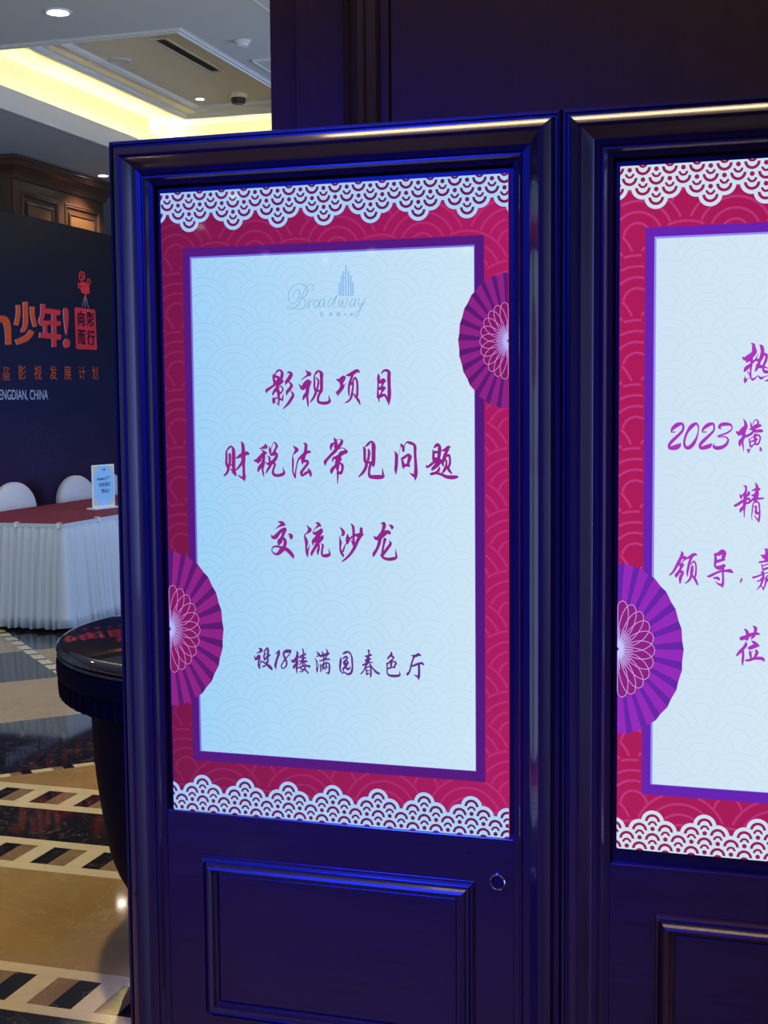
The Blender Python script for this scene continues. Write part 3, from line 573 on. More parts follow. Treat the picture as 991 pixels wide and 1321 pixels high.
# ------------------------------------------------------------------ display inks
ZC, HW, HH = 1.3707, .3402, .6048     # display centre height, half width, half height
def smooth_stroke(st, sub=5):
    P = [(st[i], st[i + 1], st[i + 2]) for i in range(0, len(st), 3)]
    if len(P) < 3: return P
    out = []
    for i in range(len(P) - 1):
        p0, p1, p2, p3 = P[max(i - 1, 0)], P[i], P[i + 1], P[min(i + 2, len(P) - 1)]
        for k in range(sub):
            t = k / sub; t2 = t * t; t3 = t2 * t
            q = [.5 * (2 * p1[c] + (p2[c] - p0[c]) * t + (2 * p0[c] - 5 * p1[c] + 4 * p2[c] - p3[c]) * t2 + (3 * p1[c] - p0[c] - 3 * p2[c] + p3[c]) * t3) for c in range(3)]
            q[2] = max(q[2], 2); out.append(tuple(q))
    out.append(P[-1]); return out
def ribbon(mb, pts, fn, d=0.0, caps=True):
    """flat brush stroke: pts (x, y, width) in a plane; fn(x, y, d) -> place"""
    n = len(pts); L = []; Rr = []
    for i in range(n):
        a, b = pts[max(i - 1, 0)], pts[min(i + 1, n - 1)]
        dx, dy = b[0] - a[0], b[1] - a[1]; l = math.hypot(dx, dy) or 1
        nx, ny = -dy / l, dx / l; x, y, w = pts[i]
        L.append((x + nx * w / 2, y + ny * w / 2)); Rr.append((x - nx * w / 2, y - ny * w / 2))
    vs = [fn(x, y, d) for x, y in L] + [fn(x, y, d) for x, y in Rr]
    mb.add(vs, [(i, i + 1, n + i + 1, n + i) for i in range(n - 1)])
    if caps:
        for j in (0, n - 1):
            x, y, w = pts[j]
            if w > 3: mb.add([fn(x + w / 2 * math.cos(2 * pi * k / 12), y + w / 2 * math.sin(2 * pi * k / 12), d + 1e-5) for k in range(12)], [tuple(range(12))])
def glyph(name, g, axis, val, mat, parent, toward, loc, bold=1.28):
    """one brushed character built in plane axis=val, each stroke a hair prouder than the last"""
    ox, oy, sc, strokes = g; mb = MB()
    def fn(x, y, d):
        p = at(axis, val, ox + x / sc, oy + y / sc) - loc
        p[axis] += toward * (.0006 + d); return p
    for i, st in enumerate(strokes):
        ribbon(mb, smooth_stroke([v * bold if k % 3 == 2 else v for k, v in enumerate(st)]), fn, i * 2.5e-5)
    return mesh(name, mb.v, mb.f, mat, parent, recalc=False)

def scales(mb_fill, mb_ink, cx0, s, ztip, sign, xlo, xhi, zedge, fn):
    """lace of overlapping wave scales; sign=-1 hangs down from the top edge, +1 stands up from the bottom"""
    Rr = .44 * s; step = .379 * s; zc0 = ztip - sign * Rr
    def clampz(z): return min(z, zedge) if sign < 0 else max(z, zedge)
    def poly(mb, pts, d):
        # clip to the picture area
        P = pts
        P = clip(P, 1, 0, xlo); P = clip(P, -1, 0, -xhi) if len(P) > 2 else P
        if len(P) > 2: P = clip(P, 0, -1, -zedge) if sign < 0 else clip(P, 0, 1, zedge)
        if len(P) > 2: mb.add([fn(x, z, d) for x, z in P], [tuple(range(len(P)))])
    def arc(cx, cz, r0, r1, d):
        N = 10
        for k in range(N):
            a0, a1 = pi * k / N, pi * (k + 1) / N
            poly(mb_ink, [(cx + r * math.cos(a), cz + sign * r * math.sin(a)) for r, a in ((r0, a0), (r1, a0), (r1, a1), (r0, a1))], d)
    for row_ in range(5):
        zc = zc0 - sign * step * row_
        n = -12
        while n < 40:
            if row_ == 0: x = cx0 + (2 * n) * s
            elif row_ == 1: x = cx0 + (n + .5) * s
            else: x = cx0 + (n + (.5 if row_ % 2 else 0)) * s
            n += 1
            if x < xlo - s or x > xhi + s: continue
            poly(mb_fill, [(x + Rr * math.cos(2 * pi * k / 28), zc + Rr * math.sin(2 * pi * k / 28)) for k in range(28)], row_ * 1e-5)
            d = .00025 + row_ * 1e-5
            arc(x, zc, .187 * s, .297 * s, d)
            z1 = zc - sign * .16 * s; arc(x, z1, .093 * s, .183 * s, d)
            z2 = zc - sign * .30 * s
            poly(mb_ink, [(x + .09 * s * math.cos(2 * pi * k / 12), z2 + .09 * s * math.sin(2 * pi * k / 12)) for k in range(12)], d)
    poly(mb_fill, [(xlo, zedge), (xhi, zedge), (xhi, zc0 - sign * step * 3), (xlo, zc0 - sign * step * 3)], -1e-5)

def waves(mb, Rr, xlo, xhi, zlo, zhi, hole, fn, lw, x0=0, z0=0, radii=(.97, .74, .51, .28)):
    """faint printed wave pattern: overlapping circles, each ring kept where no nearer circle covers it"""
    rows = int((zhi - zlo) / (Rr * .68)) + 4; cols = int((xhi - xlo) / (2 * Rr)) + 3
    C_ = {}
    for j in range(rows):
        for i in range(-1, cols): C_[(i, j)] = (xlo + x0 + (i + (.5 if j % 2 else 0)) * 2 * Rr, zhi + z0 + Rr - j * Rr * .68)
    for (i, j), (cx, cz) in C_.items():
        near = [C_[k] for k in C_ if 0 < k[1] - j <= 3 and abs(C_[k][0] - cx) < 2.1 * Rr and math.hypot(C_[k][0] - cx, C_[k][1] - cz) < 2 * Rr]
        for q in radii:
            r = Rr * q; run = []
            for k in range(33):
                a = pi * k / 32; x, z = cx + r * math.cos(a), cz + r * math.sin(a)
                ok = xlo < x < xhi and zlo < z < zhi and not any((x - a_) ** 2 + (z - b_) ** 2 < Rr * Rr for a_, b_ in near)
                if ok and hole and hole[0] < x < hole[1] and hole[2] < z < hole[3]: ok = False
                if ok: run.append((x, z, lw))
                if (not ok or k == 32) and run:
                    if len(run) > 1: ribbon(mb, run, fn, 0, caps=False)
                    run = []

def fan(cx, cz, a, b, sgn, parent, c, fn, I, cell):
    """folded paper fan cut by the picture's edge: half ellipse of pleats with looped petals"""
    N = 13; lo = -pi / 2; light = MB(); dark = MB(); R_ = lambda t, k: (cx + sgn * a * k * math.cos(t), cz + b * k * math.sin(t))
    for i in range(N):
        t0 = lo + pi * i / N; tm = t0 + pi / N * .60; t1 = t0 + pi / N
        light.add([fn(*R_(t0, .0), .0008), fn(*R_(t0, .985), .0008), fn(*R_(tm, 1.0), .0008)], [(0, 1, 2)])
        dark.add([fn(*R_(tm, .0), .0008), fn(*R_(tm, 1.0), .0008), fn(*R_(t1, .985), .0008)], [(0, 1, 2)])
    mesh('fan_pleat', light.v, light.f, I['fan_light'], parent, recalc=False)
    mesh('fan_fold', dark.v, dark.f, I['fan_dark'], parent, recalc=False)
    pe = MB()
    core = MB(); core.add([fn(*R_(lo + pi * k / 24, .56), .0009) for k in range(25)] + [fn(cx, cz, .0009)], [tuple(range(26))])
    mesh('fan_heart', core.v, core.f, I['fan_mid'], parent, recalc=False)
    for i in range(11):
        t = lo + pi * (i + .5) / 11 ; L = .565; pts = []
        for k in range(25):
            s_ = k / 24 * 2 * pi
            # teardrop loop
            rr = L * (1 - math.cos(s_)) / 2; off = .135 * math.sin(s_) * math.sin(s_ / 2) ** .9
            rr = max(rr, .02)
            x = cx + sgn * a * (rr * math.cos(t) - off * math.sin(t)); z = cz + b * (rr * math.sin(t) + off * math.cos(t))
            if (x - cx) * sgn < 0: x = cx
            pts.append((x, z, .00125))
        ribbon(pe, pts, fn, .001 + i * 1e-5, caps=False)
    mesh('fan_petal', pe.v, pe.f, I['petal'], parent, recalc=False)
    st = MB()
    for i in range(11):
        t = lo + pi * (i + .5) / 11
        ribbon(st, [(cx + sgn * a * .03 * math.cos(t), cz + b * .03 * math.sin(t), .0026), (cx + sgn * a * .24 * math.cos(t), cz + b * .24 * math.sin(t), .0008)], fn, .0012, caps=False)
    mesh('fan_star', st.v, st.f, I['star'], parent, recalc=False)

# frame profile: (distance in from the outer edge, y)
FP = [(0, .09), (0, -.014), (.002, -.020), (.0075, -.021), (.0085, -.016), (.0125, -.016), (.014, -.024), (.0165, -.0305), (.026, -.0374), (.031, -.0400),
      (.037, -.0385), (.043, -.0325), (.049, -.0255), (.056, -.0195), (.066, -.018), (.0665, -.015), (.0695, -.0145), (.071, -.018), (.074, -.0185), (.0765, -.015), (.078, -.010), (.087, -.008), (.087, .09)]
def signage(cx, second):
    e = empty('signage_cabinet', (cx, 0, 0), 0,
              'right-hand dark wood signage cabinet with the poster reading 2023, cut off by the picture edge' if second else
              'left-hand tall dark wood signage cabinet with the complete purple-lettered poster on its lit display', 'signage display')
    fn3 = lambda u, v, d: (u, d, v)
    for s in ('left', 'right', 'top', 'bottom'):
        rail('frame_stile' if s in ('left', 'right') else 'frame_rail', (-.439, .4385, .06, 2.077), FP, s, fn3, M['lacquer'] if s in ('left', 'right') else M['lacquer_h'], e)
    box('plinth', -.435, .4345, -.004, .088, 0, .066, M['lacquer_h'], e)
    box('back_panel', -.352, .3515, .05, .088, .14, 1.996, M['black'], e)
    ztop = .7395 if second else .7665
    box('bezel', -.352, .3515, .006, .05, ztop, 1.992, M['black'], e)
    bd = box('door_board', -.3518, .3513, -.008, .04, .147, ztop, M['lacquer_h'], e, .0015)
    pmz = (.355, .655) if second else (.352, .681)
    hx = .270 if second else .277
    PMP = [(0, -.008), (0, -.012), (.003, -.018), (.006, -.019), (.009, -.015), (.012, -.017), (.017, -.026), (.022, -.028), (.026, -.024), (.028, -.017), (.030, -.013), (.033, -.012), (.034, -.008)]
    for s in ('left', 'right', 'top', 'bottom'):
        rail('panel_moulding', (-hx, hx, *pmz), PMP, s, fn3, M['brown_lacquer'] if second else M['lacquer'], e)
    box('inset_panel', -hx + .036, hx - .036, -.011, -.008, pmz[0] + .036, pmz[1] - .036, M['lacquer_h'], e, .0008)
    lk = lathe('lock_ring', [(.0118, -.0085), (.0118, -.0125), (.0132, -.0145), (.0150, -.0130), (.0155, -.0085), (.0118, -.0085)], 32, M['chrome'], e, (.321, 0, .685), 'y')
    lathe('keyhole_disc', [(.001, -.0100), (.0117, -.0100), (.0117, -.0088)], 24, M['black'], e, (.321, 0, .685), 'y')
    if not second:
        lathe('screw', [(.001, -.0095), (.0022, -.0095), (.0024, -.0080)], 12, M['black'], e, (.267, 0, .735), 'y')
        lathe('screw', [(.001, -.0435), (.0022, -.0435), (.0024, -.0400)], 12, M['steel'], e, (-.409, 0, .60), 'y')
    # ---- display
    scr = box('screen', -HW, HW, 0, .03, ZC - HH, ZC + HH, None, e)
    I = INK[1 if second else 0]
    scr.data.materials.append(I['red'])
    fn = lambda x, z, d: (x, -d, z)
    loc = Vector((cx, 0, 0))
    def sub(name, mb, mat): return mesh(name, mb.v, mb.f, mat, scr, recalc=False)
    hole = (-.2775, .2775, .889, 1.8495)
    ringr = (-.296, .296, .869, 1.869)
    w1 = MB(); waves(w1, .082, -HW, HW, ZC - HH, ZC + HH, ringr, lambda x, z, d: fn(x, z, .0001), .0042, .03, .02); sub('red_wave_print', w1, I['red_wave'])
    r = MB()
    r.add([fn(x, z, .0002) for x, z in ((ringr[0], ringr[2]), (ringr[1], ringr[2]), (ringr[1], ringr[3]), (ringr[0], ringr[3]))], [(0, 1, 2, 3)]); sub('purple_border', r, I['ring'])
    r = MB(); g = .0035
    r.add([fn(x, z, .0003) for x, z in ((hole[0] - g, hole[2] - g * .3), (hole[1] + g * .3, hole[2] - g * .3), (hole[1] + g * .3, hole[3] + g), (hole[0] - g, hole[3] + g))], [(0, 1, 2, 3)]); sub('violet_edge', r, I['edge'])
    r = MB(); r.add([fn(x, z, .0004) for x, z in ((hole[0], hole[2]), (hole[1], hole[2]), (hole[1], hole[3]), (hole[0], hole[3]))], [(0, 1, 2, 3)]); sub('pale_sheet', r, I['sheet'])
    w2 = MB(); waves(w2, .063, hole[0], hole[1], hole[2], hole[3], None, lambda x, z, d: fn(x, z, .0005), .0022, .022, .01); sub('pale_wave_print', w2, I['sheet_wave'])
    fo = lambda x, z, d: fn(x, z, d + .0006)
    for cx0, zt, sg, ze in ((-.0055 if second else -.0075, 1.900, -1, ZC + HH), (-.0035, .8405, 1, ZC - HH)):
        fl, ik = MB(), MB()
        scales(fl, ik, cx0, .0455, zt, sg, -HW, HW, ze, fo)
        sub('lace_border', fl, I['lace']); sub('lace_cutout', ik, I['lace_ink'])
    fan(HW, 1.680, .0925, .122, -1, scr, 0, fn, I, 0)
    fan(-HW, 1.130, .1155, .155, 1, scr, 0, fn, I, 0)
    for g_ in (G2 if second else G1):
        small = (not second) and g_[1] > 800
        glyph('brush_character', g_, 1, 0.0, I['small_text'] if small else I['text'], scr, -1, loc)
    glyph('logo_script', LOGO, 1, 0.0, I['logo'], scr, -1, Vector((0, 0, 0)), 1.15) 
    tb = MB()
    for bx, by in LOGO_BARS:
        q = [at(1, 0, 368 + x / 9.009, 335 + y / 9.009) for x, y in ((bx - 8, by + 12), (bx, by), (bx + 8, by + 12), (bx + 8, 422), (bx - 8, 422))]
        tb.add([(p.x, -.0012, p.z) for p in q], [tuple(range(5))])
    sub('logo_tower', tb, I['tower'])
    for k, (ch, X, sz) in enumerate((('百', 425, .0085), ('老', 533, .0085), ('匯', 622, .0085), ('大', 700, .0062), ('廈', 775, .0070))):
        p = at(1, 0, 368 + X / 9.009, 335 + 640 / 9.009)
        text_mesh('logo_character', ch, sz, I['logo'], scr, (p.x, -.0012, p.z), (pi / 2, 0, 0), .00008)
    return e

FONT_CACHE = {}
def text_mesh(name, body, size, mat, parent, loc, rot, bold=0.0, sx=1.0, align='CENTER', shear=0):
    k = (body, bold, align, round(size, 5), shear)
    if k not in FONT_CACHE:
        c = bpy.data.curves.new('lettering', 'FONT'); c.body = body; c.size = size * 1.0; c.align_x = align; c.align_y = 'CENTER'; c.offset = bold; c.shear = shear
        o = bpy.data.objects.new('lettering', c); COL.objects.link(o)
        dg = bpy.context.evaluated_depsgraph_get(); me = bpy.data.meshes.new_from_object(o.evaluated_get(dg))
        bpy.data.objects.remove(o); FONT_CACHE[k] = me
    me = FONT_CACHE[k].copy(); me.materials.clear(); me.materials.append(mat)
    o = bpy.data.objects.new(name, me); COL.objects.link(o)
    o.location = loc; o.rotation_euler = rot; o.scale = (sx, 1, 1)
    if parent: o.parent = parent
    return o

def inks(n, sheet, sheet2, red, red2, redw, redw2, ring, edge, sw, sw2, lace, lace2, lace_ink, fl, fd, fm, petal, star, text, st, logo, tower):
    lx = 0
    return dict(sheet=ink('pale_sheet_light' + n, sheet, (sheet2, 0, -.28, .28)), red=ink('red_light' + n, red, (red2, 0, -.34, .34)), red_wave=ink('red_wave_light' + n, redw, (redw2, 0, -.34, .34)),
                ring=ink('purple_border_light' + n, ring), edge=ink('violet_edge_light' + n, edge), sheet_wave=ink('pale_wave_light' + n, sw, (sw2, 0, -.28, .28)), lace=ink('lace_light' + n, lace, (lace2, 0, -.34, .34)),
                lace_ink=ink('lace_gap_light' + n, lace_ink), fan_light=ink('fan_pleat_light' + n, fl), fan_dark=ink('fan_fold_light' + n, fd), fan_mid=ink('fan_heart_light' + n, fm), petal=ink('petal_light' + n, petal),
                star=ink('star_light' + n, star), text=ink('brush_light' + n, text), small_text=ink('small_brush_light' + n, st), logo=ink('logo_light' + n, logo), tower=ink('tower_light' + n, tower))
INK = [  # left display's bluer left edge: flare cast put into the ink colours
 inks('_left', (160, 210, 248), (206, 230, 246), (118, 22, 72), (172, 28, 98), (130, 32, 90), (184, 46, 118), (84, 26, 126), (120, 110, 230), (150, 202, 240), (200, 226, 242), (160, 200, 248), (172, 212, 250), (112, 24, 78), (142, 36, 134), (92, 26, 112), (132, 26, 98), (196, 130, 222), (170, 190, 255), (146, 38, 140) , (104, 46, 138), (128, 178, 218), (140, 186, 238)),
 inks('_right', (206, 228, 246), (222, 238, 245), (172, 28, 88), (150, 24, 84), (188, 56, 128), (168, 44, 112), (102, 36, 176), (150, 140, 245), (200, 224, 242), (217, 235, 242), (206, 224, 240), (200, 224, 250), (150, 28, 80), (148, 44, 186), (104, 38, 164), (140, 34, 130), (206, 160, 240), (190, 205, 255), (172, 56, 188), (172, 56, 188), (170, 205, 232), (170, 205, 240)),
]
M['brown_lacquer'] = wood('brown_lacquered_wood', (.035, .013, .008), (.060, .022, .012), .3, .6, .16)
signage(0, False)
signage(.8782, True)
# ------------------------------------------------------------------ dark printed backdrop behind the table
BX = -6.0
def backdrop_mat():
    m, t, b = new_mat('printed_backdrop_vinyl')
    geo = t.nodes.new('ShaderNodeNewGeometry'); sp = t.nodes.new('ShaderNodeSeparateXYZ'); t.links.new(geo.outputs['Position'], sp.inputs[0])
    mr = t.nodes.new('ShaderNodeMapRange'); mr.inputs['From Min'].default_value = .3; mr.inputs['From Max'].default_value = 3.3
    t.links.new(sp.outputs[2], mr.inputs['Value'])
    base = ramp(t, mr.outputs[0], [(0, s2l(46, 24, 62)), (.22, s2l(52, 32, 74)), (.42, s2l(22, 28, 72)), (.75, s2l(18, 24, 52)), (1, s2l(26, 28, 40))])
    # printed star dust, thicker low and to the left
    n = t.nodes.new('ShaderNodeTexNoise'); n.inputs['Scale'].default_value = 60; n.inputs['Detail'].default_value = 3; t.links.new(geo.outputs['Position'], n.inputs['Vector'])
    n2 = t.nodes.new('ShaderNodeTexNoise'); n2.inputs['Scale'].default_value = 1.6; t.links.new(geo.outputs['Position'], n2.inputs['Vector'])
    st = ramp(t, n.outputs['Fac'], [(.64, (0, 0, 0)), (.70, (1, 1, 1))]); cl = ramp(t, n2.outputs['Fac'], [(.40, (0, 0, 0)), (.62, (1, 1, 1))])
    low = ramp(t, mr.outputs[0], [(.15, (1, 1, 1)), (.48, (0, 0, 0))])
    a = t.nodes.new('ShaderNodeMath'); a.operation = 'MULTIPLY'; t.links.new(st.outputs[0], a.inputs[0]); t.links.new(cl.outputs[0], a.inputs[1])
    c = t.nodes.new('ShaderNodeMath'); c.operation = 'MULTIPLY'; t.links.new(a.outputs[0], c.inputs[0]); t.links.new(low.outputs[0], c.inputs[1])
    mx = t.nodes.new('ShaderNodeMix'); mx.data_type = 'RGBA'; t.links.new(c.outputs[0], mx.inputs['Factor']); t.links.new(base.outputs[0], mx.inputs['A']); mx.inputs['B'].default_value = (.35, .33, .60, 1)
    t.links.new(mx.outputs['Result'], b.inputs['Base Color']); b.inputs['Roughness'].default_value = .45
    return m
bd = empty('event_backdrop', (BX, 8.6, 0), 0, 'dark navy event backdrop wall with big orange Chinese lettering and a red square seal', 'backdrop')
BL = Vector((BX, 8.6, 0))
box('backdrop_board', -.10, 0, -3.2, 2.5, 0, 3.31, backdrop_mat(), bd)
M['orange'] = plain('orange_print', s2l(236, 92, 44), .4)
M['red_p'] = plain('red_print', s2l(232, 60, 70), .4)
M['pale_p'] = plain('pale_print_edge', s2l(205, 165, 190), .4)
M['ivory'] = plain('pale_blue_print', s2l(190, 196, 225), .4)
M['navy_p'] = plain('navy_print', s2l(30, 18, 60), .4)
M['orange_s'] = plain('small_orange_print', s2l(225, 96, 52), .4)
def bpt(px, py, d=0.0):
    p = at(0, BX, px, py) - BL; p.x += .003 + d; return p
def bstroke(name, st, mat, o=(0, 330), sc=6.607, d=0, parent=None, sub=4):
    mb = MB()
    for i, s_ in enumerate(st):
        ribbon(mb, smooth_stroke(s_, sub), lambda x, y, dd: bpt(o[0] + x / sc, o[1] + y / sc, d + dd), i * 2e-4, caps=False)
    return mesh(name, mb.v, mb.f, mat, parent or bd, recalc=False)
def bpoly(name, polys, mat, o=(0, 330), sc=6.607, d=0, parent=None):
    mb = MB()
    for i, P in enumerate(polys):
        mb.add([bpt(o[0] + x / sc, o[1] + y / sc, d + i * 2e-4) for x, y in P], [tuple(range(len(P)))])
    return mesh(name, mb.v, mb.f, mat, parent or bd, recalc=False)
BIG = {
 'big_letter': [[[-40, 570, 50, 0, 540, 55, 40, 545, 55, 62, 600, 50, 68, 680, 46, 70, 757, 46]]],
 'shao': [[[152, 418, 34, 154, 500, 34, 136, 592, 34], [214, 392, 38, 216, 480, 38, 216, 580, 38, 200, 630, 34, 178, 640, 30], [273, 432, 34, 276, 510, 34, 298, 605, 30], [272, 640, 40, 225, 700, 48, 135, 738, 46]]],
 'nian': [[[365, 410, 36, 362, 500, 34, 345, 560, 34, 372, 590, 30], [360, 468, 42, 430, 474, 42, 510, 486, 42], [372, 570, 34, 440, 572, 36, 514, 578, 38], [335, 676, 44, 430, 684, 44, 516, 694, 44], [458, 470, 36, 459, 620, 36, 460, 778, 34], [382, 575, 28, 384, 630, 28, 384, 680, 28]]],
}
for key, mt in (('big_letter', 'orange'), ('shao', 'orange'), ('nian', 'red_p')):
    st = BIG[key][0]
    bstroke('letter_edge', [[v - (7 if i % 3 == 0 else 0) for i, v in enumerate(s_)] for s_ in st], M['pale_p'], d=0)
    bstroke('backdrop_letter', st, M[mt], d=.003)
ex = [(538, 465), (548, 445), (568, 445), (580, 470), (580, 560), (572, 640), (565, 682), (556, 640), (545, 560)]
dot_ = [(567 + 27 * math.cos(2 * pi * k / 16), 746 + 40 * math.sin(2 * pi * k / 16)) for k in range(16)]
bpoly('letter_edge', [[(x - 7, y) for x, y in ex], [(x - 7, y) for x, y in dot_]], M['pale_p'])
bpoly('backdrop_letter', [ex, dot_], M['red_p'], d=.003)
seal = bpoly('red_seal', [[(630, 446), (640, 440), (798, 458), (808, 466), (824, 790), (816, 802), (652, 794), (644, 786)]], M['red_p'], d=.002)
def btext(name, ch, px, py, size, mat, parent=bd, bold=0, d=.004, sx=1.0, align='CENTER'):
    p = bpt(px, py, d)
    return text_mesh(name, ch, size, mat, parent, p, (pi / 2, 0, pi / 2), bold, sx, align)
for ch, x, y in (('向', 688, 545), ('影', 766, 552), ('而', 690, 700), ('行', 770, 708)):
    btext('seal_character', ch, x / 6.607, 330 + y / 6.607, .155, M['navy_p'], seal, .004, .006, 1.02)
for ch, x in zip('童影视发展计划', (7, 27.5, 48, 68, 86.5, 105, 122)):
    if ch == '童':      # upper and lower halves of the letter
        for half, dy in (('立', -4.4), ('里', 4.0)):
            btext('small_letter', half, x, 482.5 + dy, .145, M['orange_s'], bd, 0).scale = (1, .52, 1)
    else: btext('small_letter', ch, x, 482.5, .145, M['orange_s'], bd, 0, sx=1.0)
btext('small_letter', 'HENGDIAN, CHINA', 61, 510, .128, M['ivory'], bd, .001, sx=.80, align='RIGHT')
# little film camera above the seal (crop origin 90,340, enlargement 11)
co = dict(o=(90, 340), sc=11.0)
ring = lambda cx, cy, rx, ry, w: sum([[cx + rx * math.cos(2 * pi * k / 14), cy + ry * math.sin(2 * pi * k / 14), w] for k in range(15)], [])
cm = bpoly('film_camera_print', [[(136, 262), (200, 262), (262, 300), (266, 330), (140, 316)], [(140, 322), (268, 336), (272, 400), (146, 386)], [(150, 390), (284, 406), (250, 432), (168, 418)], [(106, 268), (128, 275), (132, 360), (108, 345)], [(198, 428), (226, 430), (222, 470), (204, 470)]], M['red_p'], d=.003, **co)
bstroke('film_reel_print', [ring(163, 178, 38, 62, 15), ring(256, 262, 25, 46, 13), [163, 120, 10, 163, 178, 14, 163, 236, 10], [128, 160, 10, 163, 178, 14, 198, 198, 10], [256, 225, 9, 256, 300, 9]], M['red_p'], d=.004, sub=2, **co)
bstroke('tripod_print', [[208, 465, 6, 165, 615, 6], [212, 465, 6, 212, 620, 6], [216, 465, 6, 262, 640, 6]], M['pale_p'], d=.003, **co)

# ------------------------------------------------------------------ banquet table with red cloth and white pleated skirt
TX_, TY_ = -4.00, 5.80           # near corner
tb = empty('banquet_table', (-4.52, 7.9, 0), 0, 'long banquet table hidden under the burgundy cloth and white pleated skirt', 'table')
box('table_top', -.50, .50, -2.08, 2.08, .705, .735, M['brown_wood'], tb)
for sx in (-1, 1):
    for sy in (-1, 0, 1):
        box('leg', sx * .42 - .02, sx * .42 + .02, sy * 1.95 - .02, sy * 1.95 + .02, 0, .705, M['steel'], tb)
# red cloth
x0, x1, y0, y1 = -5.035, -4.005, 5.805, 10.0
o = MB().box(x0, x1, y0, y1, .7365, .748).build('tablecloth', M['cloth_red'], None, .004)
tag(o, 'burgundy cloth lying flat over the long table behind the left cabinet', 'tablecloth')
# skirt
sk = empty('table_skirt', (TX_, TY_, 0), 0, 'white pleated satin skirt hanging round the burgundy table down to the marble floor', 'table skirt')
def skirt_path():
    P = []
    L = [(-1.04, 4.2), (-1.04, 0), (0, 0), (0, 4.2)]
    for i in range(3):
        a, b = Vector((*L[i], 0)), Vector((*L[i + 1], 0)); n = int((b - a).length / .0095)
        dr = (b - a).normalized(); nor = Vector((dr.y, -dr.x, 0))
        for k in range(n): P.append((a + (b - a) * (k / n), nor))
    return P
P = skirt_path(); rows = [(.742, .0, .0), (.725, .0, .15), (.70, .004, .45), (.62, .012, .8), (.45, .024, 1.0), (.25, .036, 1.15), (.10, .048, 1.3), (.022, .056, 1.4)]
vs = []; fs = []; N = len(P)
ph = []; acc = 0
for i in range(N):
    acc += .0095 / (.052 + .016 * math.sin(i * .041) + .010 * math.sin(i * .13 + 1)); ph.append(acc)
for j, (z, out, amp) in enumerate(rows):
    for i, (p, nor) in enumerate(P):
        w = math.sin(2 * pi * ph[i] + .5 * math.sin(j * .6 + i * .02)); w2 = math.sin(2 * pi * ph[i] * .37 + j * .3)
        o_ = .014 + out + amp * (.014 * w + .006 * w2)
        if amp > .3: o_ += .004 * abs(w)
        # round the corner smoothly
        zz = z + (.006 * w2 if j == len(rows) - 1 else 0)
        vs.append((p.x + nor.x * o_, p.y + nor.y * o_, zz))
for j in range(len(rows) - 1):
    for i in range(N - 1): fs.append((j * N + i, j * N + i + 1, (j + 1) * N + i + 1, (j + 1) * N + i))
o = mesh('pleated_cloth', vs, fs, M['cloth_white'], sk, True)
md = o.modifiers.new('thickness', 'SOLIDIFY'); md.thickness = .002
hb = MB(); hb.box(-1.056, .016, -.018, -.0155, .722, .748); hb.box(.0155, .018, -.018, 4.2, .722, .748)
hb.build('top_band', M['cloth_white'], sk)
for (px_, side) in ((20, 0), (75, 0), (127, 1)):
    if side == 0: p = at(1, TY_ - .018, px_, 672)
    else: p = at(0, TX_ + .018, px_, 668)
    q = p - Vector((TX_, TY_, 0))
    c = empty('skirt_clip', (0, 0, 0)); c.parent = sk; c.location = (q.x, q.y, .748)
    if side: c.rotation_euler.z = pi / 2
    MB().box(-.012, .012, -.008, -.002, -.03, .008).box(-.012, .012, -.008, .03, .002, .008).build('clip_body', M['white_plastic'], c, .002)

# table sign
ts = empty('table_sign', (-4.375, 7.08, .748), math.radians(78), 'white framed pale blue printed notice standing on the burgundy table', 'sign')
box('sign_board', -.13, .13, 0, .010, .012, .345, M['white_plastic'], ts, .002)
M['notice'] = plain('pale_blue_notice_print', s2l(150, 200, 235), .35)
M['gold_p'] = plain('gold_corner_print', s2l(200, 200, 170), .4)
M['ink_p'] = plain('dark_blue_ink', s2l(30, 60, 110), .5)
box('notice_sheet', -.118, .118, -.0012, 0, .024, .335, M['notice'], ts)
box('sign_foot', -.15, .15, -.04, .05, 0, .012, M['white_plastic'], ts, .002)
for sx, sz in ((-1, 0), (1, 0), (-1, 1), (1, 1)):
    cx_, cz_ = sx * .118, (.024, .335)[sz]; P_ = [(cx_, -.0018, cz_)]
    for k in range(9):
        a = (pi / 2) * k / 8; P_.append((cx_ - sx * .05 * math.cos(a), -.0018, cz_ + (1 if sz == 0 else -1) * .06 * math.sin(a)))
    MB().add(P_, [tuple(range(10))]).build('corner_print', M['gold_p'], ts)
for body, x, z, sz in (('酒店', 0, .305, .020), ('Action少年', 0, .235, .034), ('向影而行', .01, .185, .034), ('嘉宾席', .02, .135, .036)):
    text_mesh('notice_line', body, sz, M['ink_p'], ts, (x, -.0022, z), (pi / 2, 0, 0), .0006)

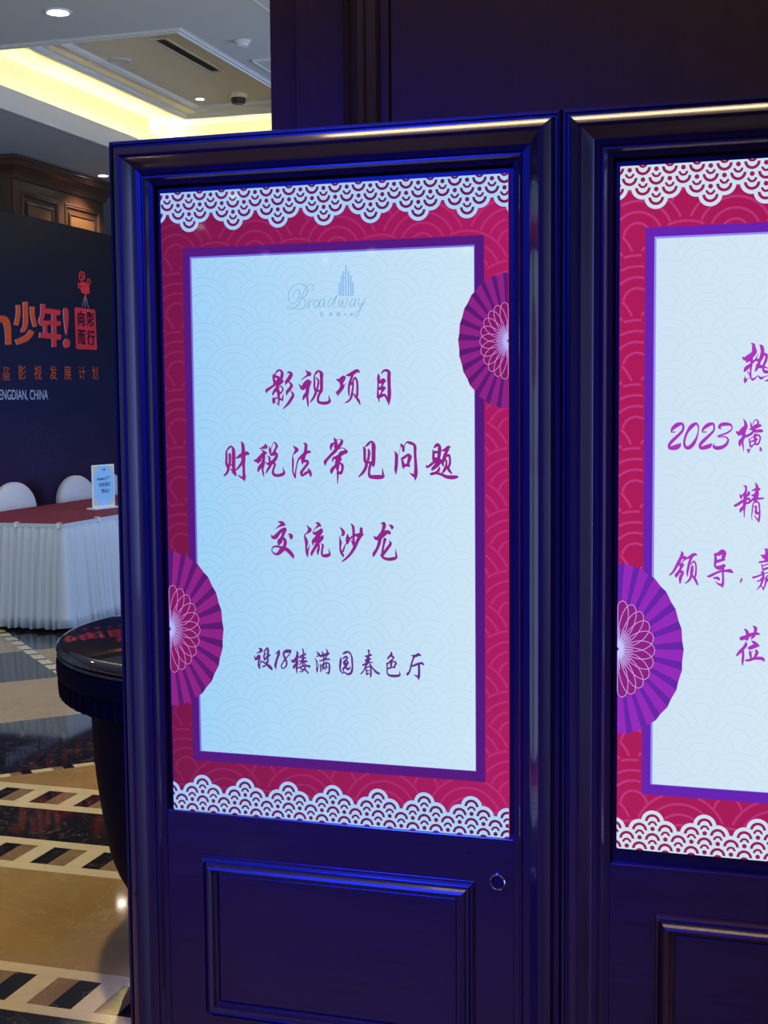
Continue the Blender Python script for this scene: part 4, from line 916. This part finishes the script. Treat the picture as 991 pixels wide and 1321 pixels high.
# ------------------------------------------------------------------ chairs with white covers
def make_chair(loc, rz, label):
    e = empty('banquet_chair', loc, rz, label, 'chair', 'white-covered banquet chairs behind the table')
    # backrest: rounded-top cushion, faces +x locally
    if 'back' not in CH:
        vs = []; fs = []; n = 40; outline = []
        for k in range(n):
            t = 2 * pi * k / n; c_, s_ = math.cos(t), math.sin(t)
            w = .235 * (abs(c_) ** .95) * (1 if c_ > 0 else -1)
            if s_ >= 0: h = .70 + .215 * s_ ** 1.12
            else: h = .70 - .26 * abs(s_) ** .35
            if s_ < 0: w = .235 * (abs(c_) ** .25) * (1 if c_ > 0 else -1) * .97
            outline.append((w, h))
        lay = [(.0, .90), (.012, .97), (.03, 1.0), (.055, 1.0), (.073, .97), (.085, .90)]
        for d_, q in lay:
            for w, h in outline: vs.append((-.245 + d_ - .10 * (h - .45) * .35, w * q, .45 + (h - .45) * (1 - (1 - q) * .5)))
        L = len(lay)
        for j in range(L - 1):
            for k in range(n): fs.append((j * n + k, j * n + (k + 1) % n, (j + 1) * n + (k + 1) % n, (j + 1) * n + k))
        fs += [tuple(range(n)), tuple(range(L * n - 1, (L - 1) * n - 1, -1))]
        o1 = mesh('backrest_cover', vs, fs, M['chair_cloth'], e, True); CH['back'] = o1.data
        # seat and falling skirt of the cover
        prof_ = [(.455, .94, .0), (.47, .985, 0), (.455, 1.0, 0), (.40, 1.0, .003), (.2, 1.01, .010), (.015, 1.03, .018)]
        vs = []; fs = []; n = 72
        vs.append((-.02, 0, .475))
        for z, q, amp in prof_:
            for k in range(n):
                t = 2 * pi * k / n; c_, s_ = math.cos(t), math.sin(t)
                r = 1 / (abs(c_) ** 6 + abs(s_) ** 6) ** (1 / 6)
                rr = r * q * .225 + amp * math.sin(9 * t)
                vs.append((-.02 + rr * c_, rr * s_, z))
        for k in range(n): fs.append((0, 1 + k, 1 + (k + 1) % n))
        for j in range(len(prof_) - 1):
            for k in range(n): fs.append((1 + j * n + k, 1 + j * n + (k + 1) % n, 1 + (j + 1) * n + (k + 1) % n, 1 + (j + 1) * n + k))
        o2 = mesh('seat_cover', vs, fs, M['chair_cloth'], e, True); CH['seat'] = o2.data
    else:
        link('backrest_cover', CH['back'], None, e); link('seat_cover', CH['seat'], None, e)
    return e
CH = {}
make_chair((-5.30, 7.53, 0), math.radians(-14), 'white covered chair back nearest the left picture edge, behind the burgundy table')
make_chair((-5.30, 8.56, 0), math.radians(-14), 'white covered chair back in the middle of the three behind the burgundy table')
make_chair((-5.30, 9.14, 0), math.radians(-14), 'white covered chair back half hidden by the standing table notice')

# ------------------------------------------------------------------ round black lacquer pedestal table
cx_, cy2 = -.60, 1.30
pd = empty('pedestal_table', (cx_, cy2, 0), 0, 'round black gloss pedestal table with a fluted rim, behind the left cabinet', 'table')
lathe('table_top', [(.001, .900), (.640, .900), (.655, .897), (.664, .889), (.667, .880)][::1] + [(.662, .873), (.653, .870)], 128, M['gloss_black'], pd)
lathe('rim_bead', [(.640, .869), (.660, .868), (.665, .862), (.660, .856), (.640, .855)], 128, M['gloss_black'], pd)
lathe('apron', [(.600, .855), (.662, .855), (.667, .845), (.667, .815), (.664, .802), (.600, .802)], 128, M['satin_black'], pd)
lathe('fluted_band', [(.56, .801), (.655, .801), (.664, .797), (.664, .780), (.663, .765), (.662, .750), (.655, .744), (.56, .742)], 576, M['satin_black'], pd,
      flute=lambda j, a: 1 - (.016 * (1 - abs(math.sin(a * 48)) ** .6) if 1 <= j <= 6 else 0))
lathe('pedestal_column', [(.30, .742), (.575, .737), (.573, .70), (.570, .60), (.563, .50), (.553, .42), (.542, .34), (.528, .27), (.510, .22), (.480, .165), (.42, .115), (.36, .09), (.36, .06)], 96, M['satin_black'], pd)
lathe('base_plate', [(.34, .06), (.43, .06), (.45, .05), (.45, .008), (.44, 0), (.30, 0)], 96, M['satin_black'], pd)
